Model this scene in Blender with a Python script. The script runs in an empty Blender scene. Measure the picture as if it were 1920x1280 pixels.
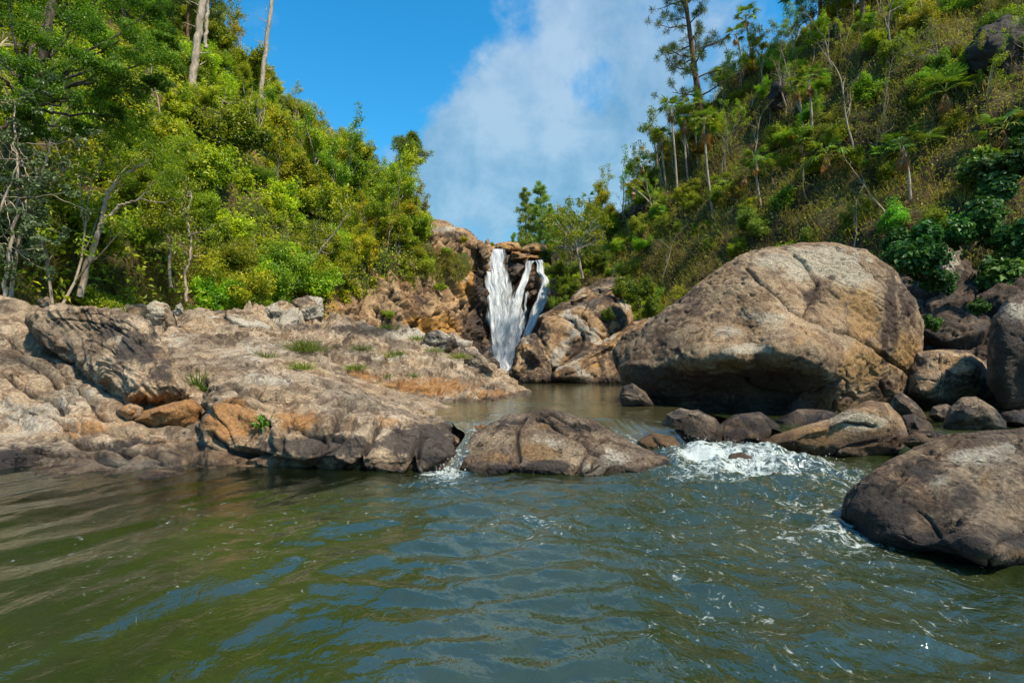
import bpy, bmesh, math, random
import numpy as np
from mathutils import Vector, Matrix, Euler

# ------------------------------------------------------------------ camera, sky, sun, exposure
SC = bpy.context.scene
COL = SC.collection
FPX, HZ, CAMH = 1067.0, 690.0, 1.2          # focal length in px of a 1920 wide frame, horizon row, eye height
cam_d = bpy.data.cameras.new('camera')
cam_d.sensor_width = 36.0
cam_d.lens = FPX / 1920 * 36.0
cam_d.shift_y = (HZ - 640.0) / 1920.0
cam_d.clip_start = 0.05
cam_d.clip_end = 3000
cam = bpy.data.objects.new('camera', cam_d)
COL.objects.link(cam)
cam.location = (0, 0, CAMH)
cam.rotation_euler = (math.radians(90), 0, 0)
SC.camera = cam

SUN = Vector((0.40, -0.40, 0.82)).normalized()     # direction towards the sun: right, behind the viewer
SUN_EL = math.asin(SUN.z)
SUN_AZ = math.atan2(SUN.x, SUN.y)                  # from +Y towards +X
sun_d = bpy.data.lights.new('sun', 'SUN')
sun_d.energy = 3.5
sun_d.angle = math.radians(3.0)
sun_d.color = (1.0, 0.87, 0.67)
sun_o = bpy.data.objects.new('sun', sun_d)
COL.objects.link(sun_o)
sun_o.rotation_euler = SUN.to_track_quat('Z', 'Y').to_euler()
sun_o.location = (30, -20, 40)

SC.view_settings.view_transform = 'Standard'
SC.view_settings.look = 'None'
SC.view_settings.exposure = 1.12
SC.view_settings.gamma = 1.0
SC.view_settings.use_curve_mapping = False
SC.render.engine = 'CYCLES'
SC.cycles.use_denoising = True
SC.cycles.max_bounces = 6
SC.cycles.diffuse_bounces = 3
SC.cycles.glossy_bounces = 3
SC.cycles.transmission_bounces = 4
SC.cycles.transparent_max_bounces = 14
SC.cycles.caustics_reflective = False
SC.cycles.caustics_refractive = False
SC.cycles.use_adaptive_sampling = True
SC.cycles.adaptive_threshold = 0.015


class NT:
    """small node-tree builder"""
    def __init__(s, tree):
        s.t = tree
        s.t.nodes.clear()
    def n(s, typ, ins=None, **props):
        nd = s.t.nodes.new(typ)
        for k, v in props.items():
            setattr(nd, k, v)
        for k, v in (ins or {}).items():
            sock = nd.inputs[k]
            if isinstance(v, bpy.types.NodeSocket):
                s.t.links.new(v, sock)
            else:
                if sock.type == 'RGBA' and len(v) == 3:
                    v = (*v, 1.0)
                sock.default_value = v
        return nd
    def math(s, op, a, b=0.0, c=None, clamp=False):
        nd = s.n('ShaderNodeMath', {0: a, 1: b}, operation=op, use_clamp=clamp)
        if c is not None:
            if isinstance(c, bpy.types.NodeSocket):
                s.t.links.new(c, nd.inputs[2])
            else:
                nd.inputs[2].default_value = c
        return nd.outputs[0]
    def noise(s, vec, scale, detail=4, rough=0.55, dist=0.0, out='Fac'):
        return s.n('ShaderNodeTexNoise', {'Vector': vec, 'Scale': scale, 'Detail': detail, 'Roughness': rough, 'Distortion': dist}).outputs[out]
    def ss(s, v, lo, hi):
        return s.n('ShaderNodeMapRange', {0: v, 1: lo, 2: hi, 3: 0.0, 4: 1.0}, interpolation_type='SMOOTHSTEP').outputs[0]
    def mix(s, f, a, b, blend='MIX'):
        nd = s.n('ShaderNodeMix', data_type='RGBA', blend_type=blend)
        for i, v in ((0, f), (6, a), (7, b)):
            if isinstance(v, bpy.types.NodeSocket):
                s.t.links.new(v, nd.inputs[i])
            else:
                nd.inputs[i].default_value = v if i == 0 else (*v[:3], 1.0)
        return nd.outputs[2]
    def ramp(s, f, stops):
        nd = s.n('ShaderNodeValToRGB', {0: f})
        cr = nd.color_ramp
        while len(cr.elements) < len(stops):
            cr.elements.new(0.5)
        for e, (p, c) in zip(cr.elements, stops):
            e.position = p
            e.color = (*c[:3], 1.0)
        return nd.outputs[0]
    def scale(s, vec, sc):
        return s.n('ShaderNodeVectorMath', {0: vec, 1: sc}, operation='MULTIPLY').outputs[0]


def direction(px, py):
    return Vector(((px - 960) / FPX, 1.0, (HZ - py) / FPX)).normalized()


world = bpy.data.worlds.new('World')
SC.world = world
world.use_nodes = True
w = NT(world.node_tree)
sky = w.n('ShaderNodeTexSky', sky_type='NISHITA', sun_disc=False, sun_elevation=SUN_EL, sun_rotation=SUN_AZ,
          air_density=1.1, dust_density=0.5, ozone_density=2.0)
dirv = w.n('ShaderNodeTexCoord').outputs['Generated']
blue = w.n('ShaderNodeHueSaturation', {'Hue': 0.488, 'Saturation': 1.42, 'Value': 0.76, 'Fac': 1.0, 'Color': sky.outputs[0]}).outputs[0]
blue = w.mix(1.0, blue, (0.66, 0.96, 1.0), 'MULTIPLY')
# cloud cover: fractal noise over the whole sky, thicker and thinner banks towards a few bearings
warp = w.n('ShaderNodeVectorMath', {0: dirv, 1: w.scale(w.n('ShaderNodeTexNoise', {'Vector': dirv, 'Scale': 5.0, 'Detail': 5.0, 'Roughness': 0.6}).outputs['Color'], (0.22, 0.22, 0.22))}, operation='ADD').outputs[0]
warp = w.n('ShaderNodeVectorMath', {0: warp, 1: (0.11, 0.11, 0.11)}, operation='SUBTRACT').outputs[0]
fb = w.noise(dirv, 3.4, 10, 0.58, 0.2)
fb2 = w.noise(dirv, 11.0, 8, 0.62, 0.2)
cov = w.math('ADD', w.math('MULTIPLY_ADD', fb2, 0.9, w.math('MULTIPLY', fb, 0.9)), -0.40)
for px, py, rad, amt in ((800, 270, 0.15, 0.30), (960, 220, 0.20, 0.26), (1080, 330, 0.24, 0.26), (880, 370, 0.16, 0.16), (710, 260, 0.10, 0.16), (1210, 110, 0.19, 0.30), (1095, 15, 0.10, 0.22), (945, 60, 0.05, 0.16), (850, -30, 0.05, 0.30), (535, 105, 0.07, 0.40),
                         (770, 70, 0.13, -0.40), (900, 25, 0.09, -0.42), (720, 30, 0.14, -0.3), (640, 170, 0.14, -0.30), (540, 10, 0.2, -0.16), (1128, 165, 0.06, -0.46), (1050, 75, 0.06, -0.34), (600, 300, 0.10, -0.2), (1010, 5, 0.035, -0.2), (900, 100, 0.05, -0.12), (930, 470, 0.12, -0.12)):
    d = direction(px, py)
    dist = w.n('ShaderNodeVectorMath', {0: warp, 1: tuple(d)}, operation='DISTANCE').outputs['Value']
    g = w.math('MULTIPLY', w.ss(dist, rad * 1.5, 0.0), amt)
    cov = w.math('ADD', cov, g)
mask = w.math('MULTIPLY', w.ss(cov, 0.41, 0.86), 0.90)
shade = w.math('ADD', w.math('MULTIPLY', w.noise(dirv, 3.6, 7, 0.6, 0.4), 0.55), w.math('MULTIPLY', fb2, 0.45))
zc = w.n('ShaderNodeSeparateXYZ', {0: dirv}).outputs['Z']
cl_col = w.ramp(shade, [(0.40, (0.55, 1.25, 1.9)), (0.50, (0.85, 1.6, 2.25)), (0.60, (1.35, 2.05, 2.6))])
cl_col = w.mix(w.math('MULTIPLY', w.ss(zc, 0.26, 0.55), 0.75), cl_col, w.ramp(shade, [(0.40, (0.85, 1.5, 2.2)), (0.60, (1.6, 2.1, 2.75))]))
skycol = w.mix(mask, blue, cl_col)
bg = w.n('ShaderNodeBackground', {'Color': skycol, 'Strength': 0.14})
w.n('ShaderNodeOutputWorld', {'Surface': bg.outputs[0]})

# ------------------------------------------------------------------ numpy helpers
rs = np.random.RandomState


def P(px, py, Y):
    return np.array([(px - 960) / FPX * Y, Y, CAMH + (HZ - py) / FPX * Y])


def PZ(px, py, z):
    """point of the level z seen at a pixel"""
    return P(px, py, FPX * (CAMH - z) / (py - HZ))


def proj(V):
    V = np.asarray(V)
    return np.stack([960 + V[..., 0] / V[..., 1] * FPX, HZ - (V[..., 2] - CAMH) / V[..., 1] * FPX], -1)


_r = rs(7)
PERM = np.tile(_r.permutation(512), 4)
GR = _r.normal(size=(512, 3)); GR /= np.linalg.norm(GR, axis=1)[:, None]
RND = _r.rand(512, 4)


def _h(ix, iy, iz, s):
    return PERM[(PERM[(PERM[(ix + s * 17) & 511] + iy) & 511] + iz) & 511]


def perlin(p, s=0):
    p = np.asarray(p, float)
    i = np.floor(p).astype(np.int64); f = p - i
    u = f * f * f * (f * (f * 6 - 15) + 10)
    out = 0
    for dx in (0, 1):
        wx = u[..., 0] if dx else 1 - u[..., 0]
        for dy in (0, 1):
            wy = u[..., 1] if dy else 1 - u[..., 1]
            for dz in (0, 1):
                wz = u[..., 2] if dz else 1 - u[..., 2]
                g = GR[_h(i[..., 0] + dx, i[..., 1] + dy, i[..., 2] + dz, s)]
                out = out + wx * wy * wz * ((f[..., 0] - dx) * g[..., 0] + (f[..., 1] - dy) * g[..., 1] + (f[..., 2] - dz) * g[..., 2])
    return out * 1.6


def fbm(p, s=0, oct=4, rough=0.5, ridged=False):
    a, out, f = 1.0, 0, 1.0
    for k in range(oct):
        v = perlin(p * f, s + k)
        if ridged:
            v = 1 - 2 * np.abs(v)
        out = out + a * v
        a *= rough; f *= 2.03
    return out


def worley(p, s=0):
    p = np.asarray(p, float)
    i = np.floor(p).astype(np.int64); f = p - i
    f1 = np.full(p.shape[:-1], 9.0); f2 = f1.copy(); cid = np.zeros(p.shape[:-1])
    for dx in (-1, 0, 1):
        for dy in (-1, 0, 1):
            for dz in (-1, 0, 1):
                q = RND[_h(i[..., 0] + dx, i[..., 1] + dy, i[..., 2] + dz, s)]
                d = np.sqrt((dx + q[..., 0] - f[..., 0]) ** 2 + (dy + q[..., 1] - f[..., 1]) ** 2 + (dz + q[..., 2] - f[..., 2]) ** 2)
                m = d < f1
                f2 = np.where(m, f1, np.minimum(f2, d)); cid = np.where(m, q[..., 3], cid); f1 = np.where(m, d, f1)
    return f1, f2, cid


def sstep(x, a, b):
    t = np.clip((x - a) / (b - a), 0, 1)
    return t * t * (3 - 2 * t)


def cr(A, n):
    """Catmull-Rom resampling of A along axis 0 to n samples"""
    A = np.asarray(A, float); m = len(A)
    t = np.linspace(0, m - 1, n); i = np.clip(np.floor(t).astype(int), 0, m - 2); f = t - i
    g = lambda k: A[np.clip(k, 0, m - 1)]
    p0, p1, p2, p3 = g(i - 1), g(i), g(i + 1), g(i + 2)
    f = f.reshape((-1,) + (1,) * (A.ndim - 1))
    return 0.5 * (2 * p1 + (p2 - p0) * f + (2 * p0 - 5 * p1 + 4 * p2 - p3) * f ** 2 + (3 * p1 - p0 - 3 * p2 + p3) * f ** 3)


def loft(ctrl, nr, nc):
    A = cr(ctrl, nr)
    return np.swapaxes(cr(np.swapaxes(A, 0, 1), nc), 0, 1)


def grid_normals(G):
    du = np.gradient(G, axis=1); dv = np.gradient(G, axis=0)
    n = np.cross(du, dv)
    return n / (np.linalg.norm(n, axis=-1, keepdims=True) + 1e-12)


def grid_faces(nr, nc):
    a = (np.arange(nr - 1)[:, None] * nc + np.arange(nc - 1)[None]).ravel()
    return np.stack([a, a + 1, a + nc + 1, a + nc], 1)


def mesh(name, V, F, mat=None, smooth=True, attrs=None):
    V = np.ascontiguousarray(np.asarray(V, np.float32).reshape(-1, 3)); F = np.asarray(F, np.int32)
    me = bpy.data.meshes.new(name)
    k = F.shape[1]
    me.vertices.add(len(V)); me.vertices.foreach_set('co', V.ravel())
    me.loops.add(F.size); me.loops.foreach_set('vertex_index', F.ravel())
    me.polygons.add(len(F)); me.polygons.foreach_set('loop_start', np.arange(0, F.size, k, dtype=np.int32))
    me.polygons.foreach_set('use_smooth', np.full(len(F), smooth, bool))
    me.update(calc_edges=True)
    for an, av in (attrs or {}).items():
        av = np.asarray(av, np.float32)
        if av.ndim == 1:
            at = me.attributes.new(an, 'FLOAT', 'POINT'); at.data.foreach_set('value', av)
        else:
            at = me.attributes.new(an, 'FLOAT_VECTOR', 'POINT'); at.data.foreach_set('vector', np.ascontiguousarray(av).ravel())
    if mat:
        me.materials.append(mat)
    return me


def link(name, data, parent=None, loc=None):
    o = bpy.data.objects.new(name, data)
    COL.objects.link(o)
    if parent:
        o.parent = parent
    if loc is not None:
        o.location = [float(v) for v in loc]
    return o


def tag(o, label=None, cat=None, group=None, kind=None):
    for k, v in (('label', label), ('category', cat), ('group', group), ('kind', kind)):
        if v:
            o[k] = v
    return o


def normals_tri(V, F):
    n = np.zeros_like(V)
    fn = np.cross(V[F[:, 1]] - V[F[:, 0]], V[F[:, 2]] - V[F[:, 0]])
    for k in range(3):
        for c in range(3):
            n[:, c] += np.bincount(F[:, k], fn[:, c], len(V))
    return n / (np.linalg.norm(n, axis=1)[:, None] + 1e-12)


def line_dist(V, lines):
    """metres from each vertex to the nearest of some joints, traced over the surface facing the viewer"""
    q = proj(V); best = np.full(len(V), 9.0); ok = V[:, 1] > 0.5
    for ln in lines:
        ln = np.asarray(ln, float); ln = cr(ln, max(3, int(np.linalg.norm(np.diff(ln, axis=0), axis=1).sum() / 9)))
        k_ = np.arange(len(ln)); ln = ln + 7 * np.stack([perlin(np.stack([k_ * .31, k_ * 0 + ln[0, 0] * .1 + c_ * 9, k_ * 0], 1), 171) for c_ in (0, 1)], 1)
        lo, hi = ln.min(0) - 60, ln.max(0) + 60
        idx = np.where(ok & (q[:, 0] > lo[0]) & (q[:, 0] < hi[0]) & (q[:, 1] > lo[1]) & (q[:, 1] < hi[1]))[0]
        if len(idx) < 4:
            continue
        W, qi = V[idx], q[idx]; pts = []
        for p in ln:
            d = np.hypot(qi[:, 0] - p[0], qi[:, 1] - p[1]); m = np.where(d < max(5, d.min() + 1))[0]; k = m[np.argmin(W[m, 1] + 0.02 * d[m])]
            if d[k] < 14 and (not pts or np.linalg.norm(W[k] - pts[-1]) < 0.06 * W[k, 1]):
                pts.append(W[k])
        if len(pts) < 2:
            continue
        b = best[idx]
        for a, e in zip(pts[:-1], pts[1:]):
            ae = e - a; t = np.clip(((W - a) @ ae) / (ae @ ae + 1e-9), 0, 1)
            b = np.minimum(b, np.linalg.norm(W - a - t[:, None] * ae, axis=1))
        best[idx] = b
    return best


def carve(V, N, dist, width, depth, seed=0):
    d = np.abs(dist + perlin(V * 4.0, seed + 40) * width * 0.35)
    face = np.clip(-(N * (V - np.array([0, 0, CAMH]))).sum(1), -1, 1) > -0.05
    return V - N * (depth * np.exp(-(d / width) ** 2) * (0.75 + 0.5 * perlin(V * 2.0, seed + 41)) * face)[:, None]


# ------------------------------------------------------------------ rock material
def rock_material(name, cols, ochre=(0.28, 0.13, 0.035), pale=(0.36, 0.33, 0.27), dark=(0.030, 0.024, 0.022), grain=1.0, scale=1.0, bump=1.0, speck=0.5):
    m = bpy.data.materials.new(name); m.use_nodes = True
    t = NT(m.node_tree)
    pos = t.n('ShaderNodeNewGeometry').outputs['Position']
    st = t.n('ShaderNodeSeparateXYZ', {0: t.n('ShaderNodeAttribute', attribute_name='stain_shade').outputs['Vector']})
    wet = t.n('ShaderNodeAttribute', attribute_name='wet').outputs['Fac']
    n1 = t.noise(pos, 0.9 * scale, 10, 0.66, 0.6)
    base = t.ramp(n1, [(0.30, cols[0]), (0.48, cols[1]), (0.66, cols[2])])
    big = t.noise(pos, 0.5 * scale, 4, 0.55, 0.8)
    base = t.mix(0.85, base, t.ramp(big, [(0.34, (0.62, 0.64, 0.68)), (0.48, (1, 1, 1)), (0.62, (1.08, 0.99, 0.86))]), 'MULTIPLY')
    n2 = t.noise(pos, 6.5 * scale, 8, 0.7, 0.3)
    base = t.mix(0.55, base, t.ramp(n2, [(0.34, (0.62, 0.52, 0.46)), (0.5, (1, 1, 1)), (0.68, (1.28, 1.22, 1.12))]), 'MULTIPLY')
    mo = t.noise(pos, 2.3 * scale, 10, 0.74, 0.9)
    base = t.mix(t.math('MULTIPLY', t.ss(mo, 0.49, 0.56), 0.80), base, t.mix(1.0, base, (0.42, 0.34, 0.30), 'MULTIPLY'))
    base = t.mix(t.math('MULTIPLY', t.ss(mo, 0.46, 0.34), 0.5), base, t.mix(1.0, base, (1.35, 1.3, 1.22), 'MULTIPLY'))
    # stains: dark varnish and painted shade, ochre, pale lichen, each broken up by noise
    nz = t.noise(pos, 3.2 * scale, 7, 0.7, 0.5)
    def breakup(sock, lo=0.36, hi=0.50):
        return t.ss(t.math('ADD', t.math('MULTIPLY', sock, 0.62), t.math('SUBTRACT', nz, 0.5)), lo - 0.16, hi - 0.12)
    base = t.mix(t.math('MULTIPLY', breakup(st.outputs[1]), 0.8), base, ochre)
    base = t.mix(t.math('MULTIPLY', breakup(st.outputs[2]), 0.85), base, pale)
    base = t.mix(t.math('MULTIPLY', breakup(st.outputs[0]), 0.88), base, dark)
    # fine joints
    wp = t.n('ShaderNodeVectorMath', {0: pos, 1: t.scale(t.n('ShaderNodeTexNoise', {'Vector': pos, 'Scale': 1.7 * scale, 'Detail': 6.0, 'Roughness': 0.65}).outputs['Color'], (0.55, 0.55, 0.55))}, operation='ADD').outputs[0]
    ed = t.n('ShaderNodeTexVoronoi', {'Vector': t.scale(wp, (0.8, 0.8, 1.7)), 'Scale': 1.3 * scale}, feature='DISTANCE_TO_EDGE').outputs['Distance']
    jt = t.math('MULTIPLY', t.ss(ed, 0.020, 0.003), t.ss(nz, 0.50, 0.60))
    base = t.mix(t.math('MULTIPLY', jt, 0.8), base, (0.018, 0.013, 0.010))
    # mineral speckle
    g1 = t.noise(pos, 30 * grain, 4, 0.8)
    sp = t.ramp(g1, [(0.34, (0.16, 0.13, 0.12)), (0.45, (0.75, 0.72, 0.70)), (0.55, (1.0, 1.0, 1.0)), (0.66, (1.8, 1.7, 1.5))])
    base = t.mix(speck, base, sp, 'MULTIPLY')
    wetn = t.ss(t.math('ADD', wet, t.math('MULTIPLY', t.math('SUBTRACT', nz, 0.5), 0.8)), 0.25, 0.75)
    base = t.mix(t.math('MULTIPLY', wetn, 0.85), base, t.mix(1.0, base, (0.30, 0.26, 0.22), 'MULTIPLY'))
    rough = t.math('SUBTRACT', 0.86, t.math('MULTIPLY', wetn, 0.52))
    hgt = t.math('ADD', t.math('MULTIPLY', t.noise(pos, 11 * scale, 9, 0.72), 0.8), t.math('SUBTRACT', t.math('MULTIPLY', g1, 0.16), t.math('MULTIPLY', jt, 0.5)))
    bp = t.n('ShaderNodeBump', {'Strength': 1.0 * bump, 'Distance': 0.09, 'Height': hgt})
    pb = t.n('ShaderNodeBsdfPrincipled', {'Base Color': base, 'Roughness': rough, 'Normal': bp.outputs[0], 'Specular IOR Level': 0.35})
    t.n('ShaderNodeOutputMaterial', {'Surface': pb.outputs[0]})
    return m


M_GRANITE = rock_material('granite', [(0.080, 0.062, 0.046), (0.250, 0.195, 0.134), (0.41, 0.335, 0.245)], speck=0.75, bump=0.75)
M_BIG = rock_material('boulder_granite', [(0.131, 0.086, 0.053), (0.246, 0.176, 0.107), (0.344, 0.267, 0.180)], ochre=(0.31, 0.185, 0.070), pale=(0.35, 0.31, 0.235), dark=(0.045, 0.026, 0.018), scale=0.8, speck=0.8)
M_DARKROCK = rock_material('river_worn_granite', ochre=(0.20, 0.115, 0.045), cols=[(0.070, 0.051, 0.039), (0.164, 0.123, 0.086), (0.295, 0.230, 0.156)], speck=0.85)
M_CLIFF = rock_material('cliff_rock', [(0.12, 0.075, 0.045), (0.27, 0.18, 0.10), (0.40, 0.285, 0.165)], ochre=(0.38, 0.19, 0.035), dark=(0.04, 0.028, 0.022), scale=0.55, grain=0.5, speck=0.3, bump=1.6)
M_WETROCK = rock_material('wet_fall_rock', [(0.045, 0.034, 0.028), (0.107, 0.078, 0.053), (0.213, 0.148, 0.082)], scale=0.5, grain=0.4, speck=0.3)
M_BANK = rock_material('bank_rock', [(0.041, 0.026, 0.021), (0.090, 0.064, 0.045), (0.197, 0.156, 0.115)], scale=1.0, speck=0.4)


def stairs(V, N, step, k, s, sd):
    """bedding ledges: push the surface towards level treads"""
    sd = np.array(sd) / np.linalg.norm(sd)
    h = (V @ sd + fbm(V * 0.55, s, 3) * step * 1.1 + fbm(V * 2.2, s + 3, 2) * step * .12) / step
    f = h - np.floor(h)
    return V + N * ((sstep(f, 0.62, 0.98) - f) * step * k)[:, None]


def rock_attrs(V, dark=0.0, ochre=0.0, pale=0.0, wet=0.0):
    o = np.ones(len(V))
    return {'stain_shade': np.stack([dark * o, ochre * o, pale * o], 1), 'wet': wet * o}


def rough_rock(V, N, amp=1.0, s=0, strata=0.6, sdir=(0.35, 0.2, 1.0), fr=1.0):
    """weathering: broad lumps, curved bedding, small relief (metres)"""
    q = V * fr
    big = fbm(q * 0.9, s, 3) * 0.09
    sd = np.array(sdir) / np.linalg.norm(sdir)
    wv = fbm(q * 0.8, s + 9, 3)
    al = (q @ sd) * 5.0 + wv * 2.2
    lay = np.stack([al, wv * 1.5, q[:, 0] * 0.35 + q[:, 1] * 0.35], 1)
    band = fbm(lay, s + 13, 3, 0.55, ridged=True) * 0.030 * strata
    fine = fbm(q * 5.5, s + 21, 4, 0.6) * 0.020
    ridg = -np.maximum(0, fbm(q * 1.7, s + 31, 3, 0.5, ridged=True) - 1.15) * 0.12
    return V + N * ((big + band + fine + ridg) * amp / fr)[:, None]


# ------------------------------------------------------------------ boulders: a body grown through surface points
_ICO = {}


def ico(n):
    if n not in _ICO:
        bm = bmesh.new(); bmesh.ops.create_icosphere(bm, subdivisions=n, radius=1.0)
        V = np.array([v.co[:] for v in bm.verts]); F = np.array([[v.index for v in f.verts] for f in bm.faces]); bm.free()
        _ICO[n] = (V / np.linalg.norm(V, axis=1)[:, None], F)
    return _ICO[n]


def boulder_body(outline, Yc, tf, tb, front, n, tilt, sq, seed):
    """closed body: seen edge on it has the outline; the front swells towards the given surface points, the back by tb"""
    ol = np.array(outline, float); cen = (ol.max(0) + ol.min(0)) / 2; size = np.ptp(ol, axis=0).max()
    ang = np.arctan2(ol[:, 1] - cen[1], ol[:, 0] - cen[0]); od = np.argsort(ang); ang = ang[od]; q = ol[od]
    th = np.linspace(-math.pi, math.pi, 721); rad = np.zeros(721)
    ex = np.concatenate([[ang[-1] - 2 * math.pi], ang, [ang[0] + 2 * math.pi]]); eq = np.concatenate([q[-1:], q, q[:1]]) - cen
    k = np.clip(np.searchsorted(ex, th, side='right') - 1, 0, len(ex) - 2); a, b = eq[k], eq[k + 1]; d = np.stack([np.cos(th), np.sin(th)], 1)
    cross = lambda u, v: u[:, 0] * v[:, 1] - u[:, 1] * v[:, 0]
    rad = np.abs(cross(a, b - a) / (cross(d, b - a) + 1e-9))
    ker = np.exp(-np.linspace(-2, 2, 9) ** 2); ker /= ker.sum(); rad[:-1] = np.convolve(np.concatenate([rad[-5:-1], rad[:-1], rad[:4]]), ker, 'valid'); rad[-1] = rad[0]
    U, F = ico(n)
    t = np.arctan2(-U[:, 2], U[:, 0]); rho = np.hypot(U[:, 0], U[:, 2]); R = np.interp(t, th, rad)
    xy = cen + np.stack([np.cos(t), np.sin(t)], 1) * (rho * R)[:, None]
    prof = lambda r_: np.maximum(1 - np.clip(r_, 0, 1) ** 2, 1e-6) ** (0.5 * sq)
    if len(front):
        fr = np.array(front, float); ft = np.arctan2(fr[:, 1] - cen[1], fr[:, 0] - cen[0]); fR = np.interp(ft, th, rad)
        fro = np.hypot(*(fr[:, :2] - cen).T) / fR
        T = (Yc + tilt * (cen[1] - fr[:, 1]) - fr[:, 2]) / np.maximum(prof(fro), .45)
        X = fr[:, :2] / size; m = len(fr); phi = lambda dd: np.sqrt(dd ** 2 + 0.0009)
        A = np.zeros((m + 1, m + 1)); A[:m, :m] = phi(np.linalg.norm(X[:, None] - X[None], axis=2)) - np.eye(m) * 0.004; A[:m, m] = A[m, :m] = 1
        wt = np.linalg.solve(A, np.append(T, 0))
        TF = phi(np.linalg.norm((xy / size)[:, None] - X[None], axis=2)) @ wt[:m] + wt[m]
        TF = np.clip(TF, T.min() * .7, T.max() * 1.15)
    else:
        TF = tf * (1 + .35 * perlin(U * 1.3 + seed, seed)) + 0 * rho
    fside = U[:, 1] < 0
    Y = Yc + tilt * (cen[1] - xy[:, 1]) + np.where(fside, -TF, tb) * prof(rho)
    V = np.stack([(xy[:, 0] - 960) / FPX * Y, Y, CAMH + (HZ - xy[:, 1]) / FPX * Y], 1)
    return V, F, P(cen[0], cen[1], Yc)


def boulder(name, label, outline, Yc, tf, tb, mat, n=6, front=(), cracks=(), amp=1.0, strata=0.5, seed=0, cw=0.02, cd=0.05, attr=None, sq=0.8, group=None, fr=1.0, sdir=(0.35, 0.2, 1.0), cat='boulder', tilt=0.0):
    """outline: pixel ring at depth Yc (+ tilt metres of depth per pixel row above the middle); tf, tb: thickness to the front and back"""
    V, F, C = boulder_body(outline, Yc, tf, tb, front, n, tilt, sq, seed)
    N = normals_tri(V, F)
    cdist = line_dist(V, cracks) if cracks else None
    V = rough_rock(V, N, amp, seed, strata, sdir, fr)
    if cracks:
        V = carve(V, N, cdist, cw, cd, seed)
    a = attr(V, N) if attr else rock_attrs(V)
    if cracks:
        a['stain_shade'][:, 0] = np.maximum(a['stain_shade'][:, 0], 1.3 * np.exp(-(cdist / (cw * 0.45)) ** 2))
    # the object's origin sits at the rock's base
    base = np.array([C[0], C[1], V[:, 2].min()])
    o = link(name, mesh(name, V - base, F, mat, True, a), None, base)
    tag(o, label, cat, group)
    return o
# ------------------------------------------------------------------ the rocks
def spot(V, *specs):
    """colour patches on the rock, for stains and painted shade, each (px, py, rx, ry, amount)"""
    q = proj(V); out = np.zeros(len(V))
    for px, py, rx, ry, am in specs:
        out = np.maximum(out, am * np.exp(-((q[:, 0] - px) / rx) ** 2 - ((q[:, 1] - py) / ry) ** 2))
    return out


def wetband(V, z, h):
    return np.clip(1.15 - (V[:, 2] - z) / h, 0, 1)


LOW, UP, SIDE = 0.0, 0.35, 0.22           # water levels of the lower pool, the upper pool and the side channel


def sheet(name, ctrl, nr, nc, mat, disp, attr, label, cat, kind=None, rev=False):
    G = loft(ctrl, nr, nc); N = grid_normals(G)
    V = G.reshape(-1, 3); N = N.reshape(-1, 3)
    V = disp(V, N)
    F = grid_faces(nr, nc)
    if rev:
        F = F[:, ::-1]
    o = link(name, mesh(name, V, F, mat, True, attr(V, N)))
    tag(o, label, cat, None, kind)
    return o, V, N


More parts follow.
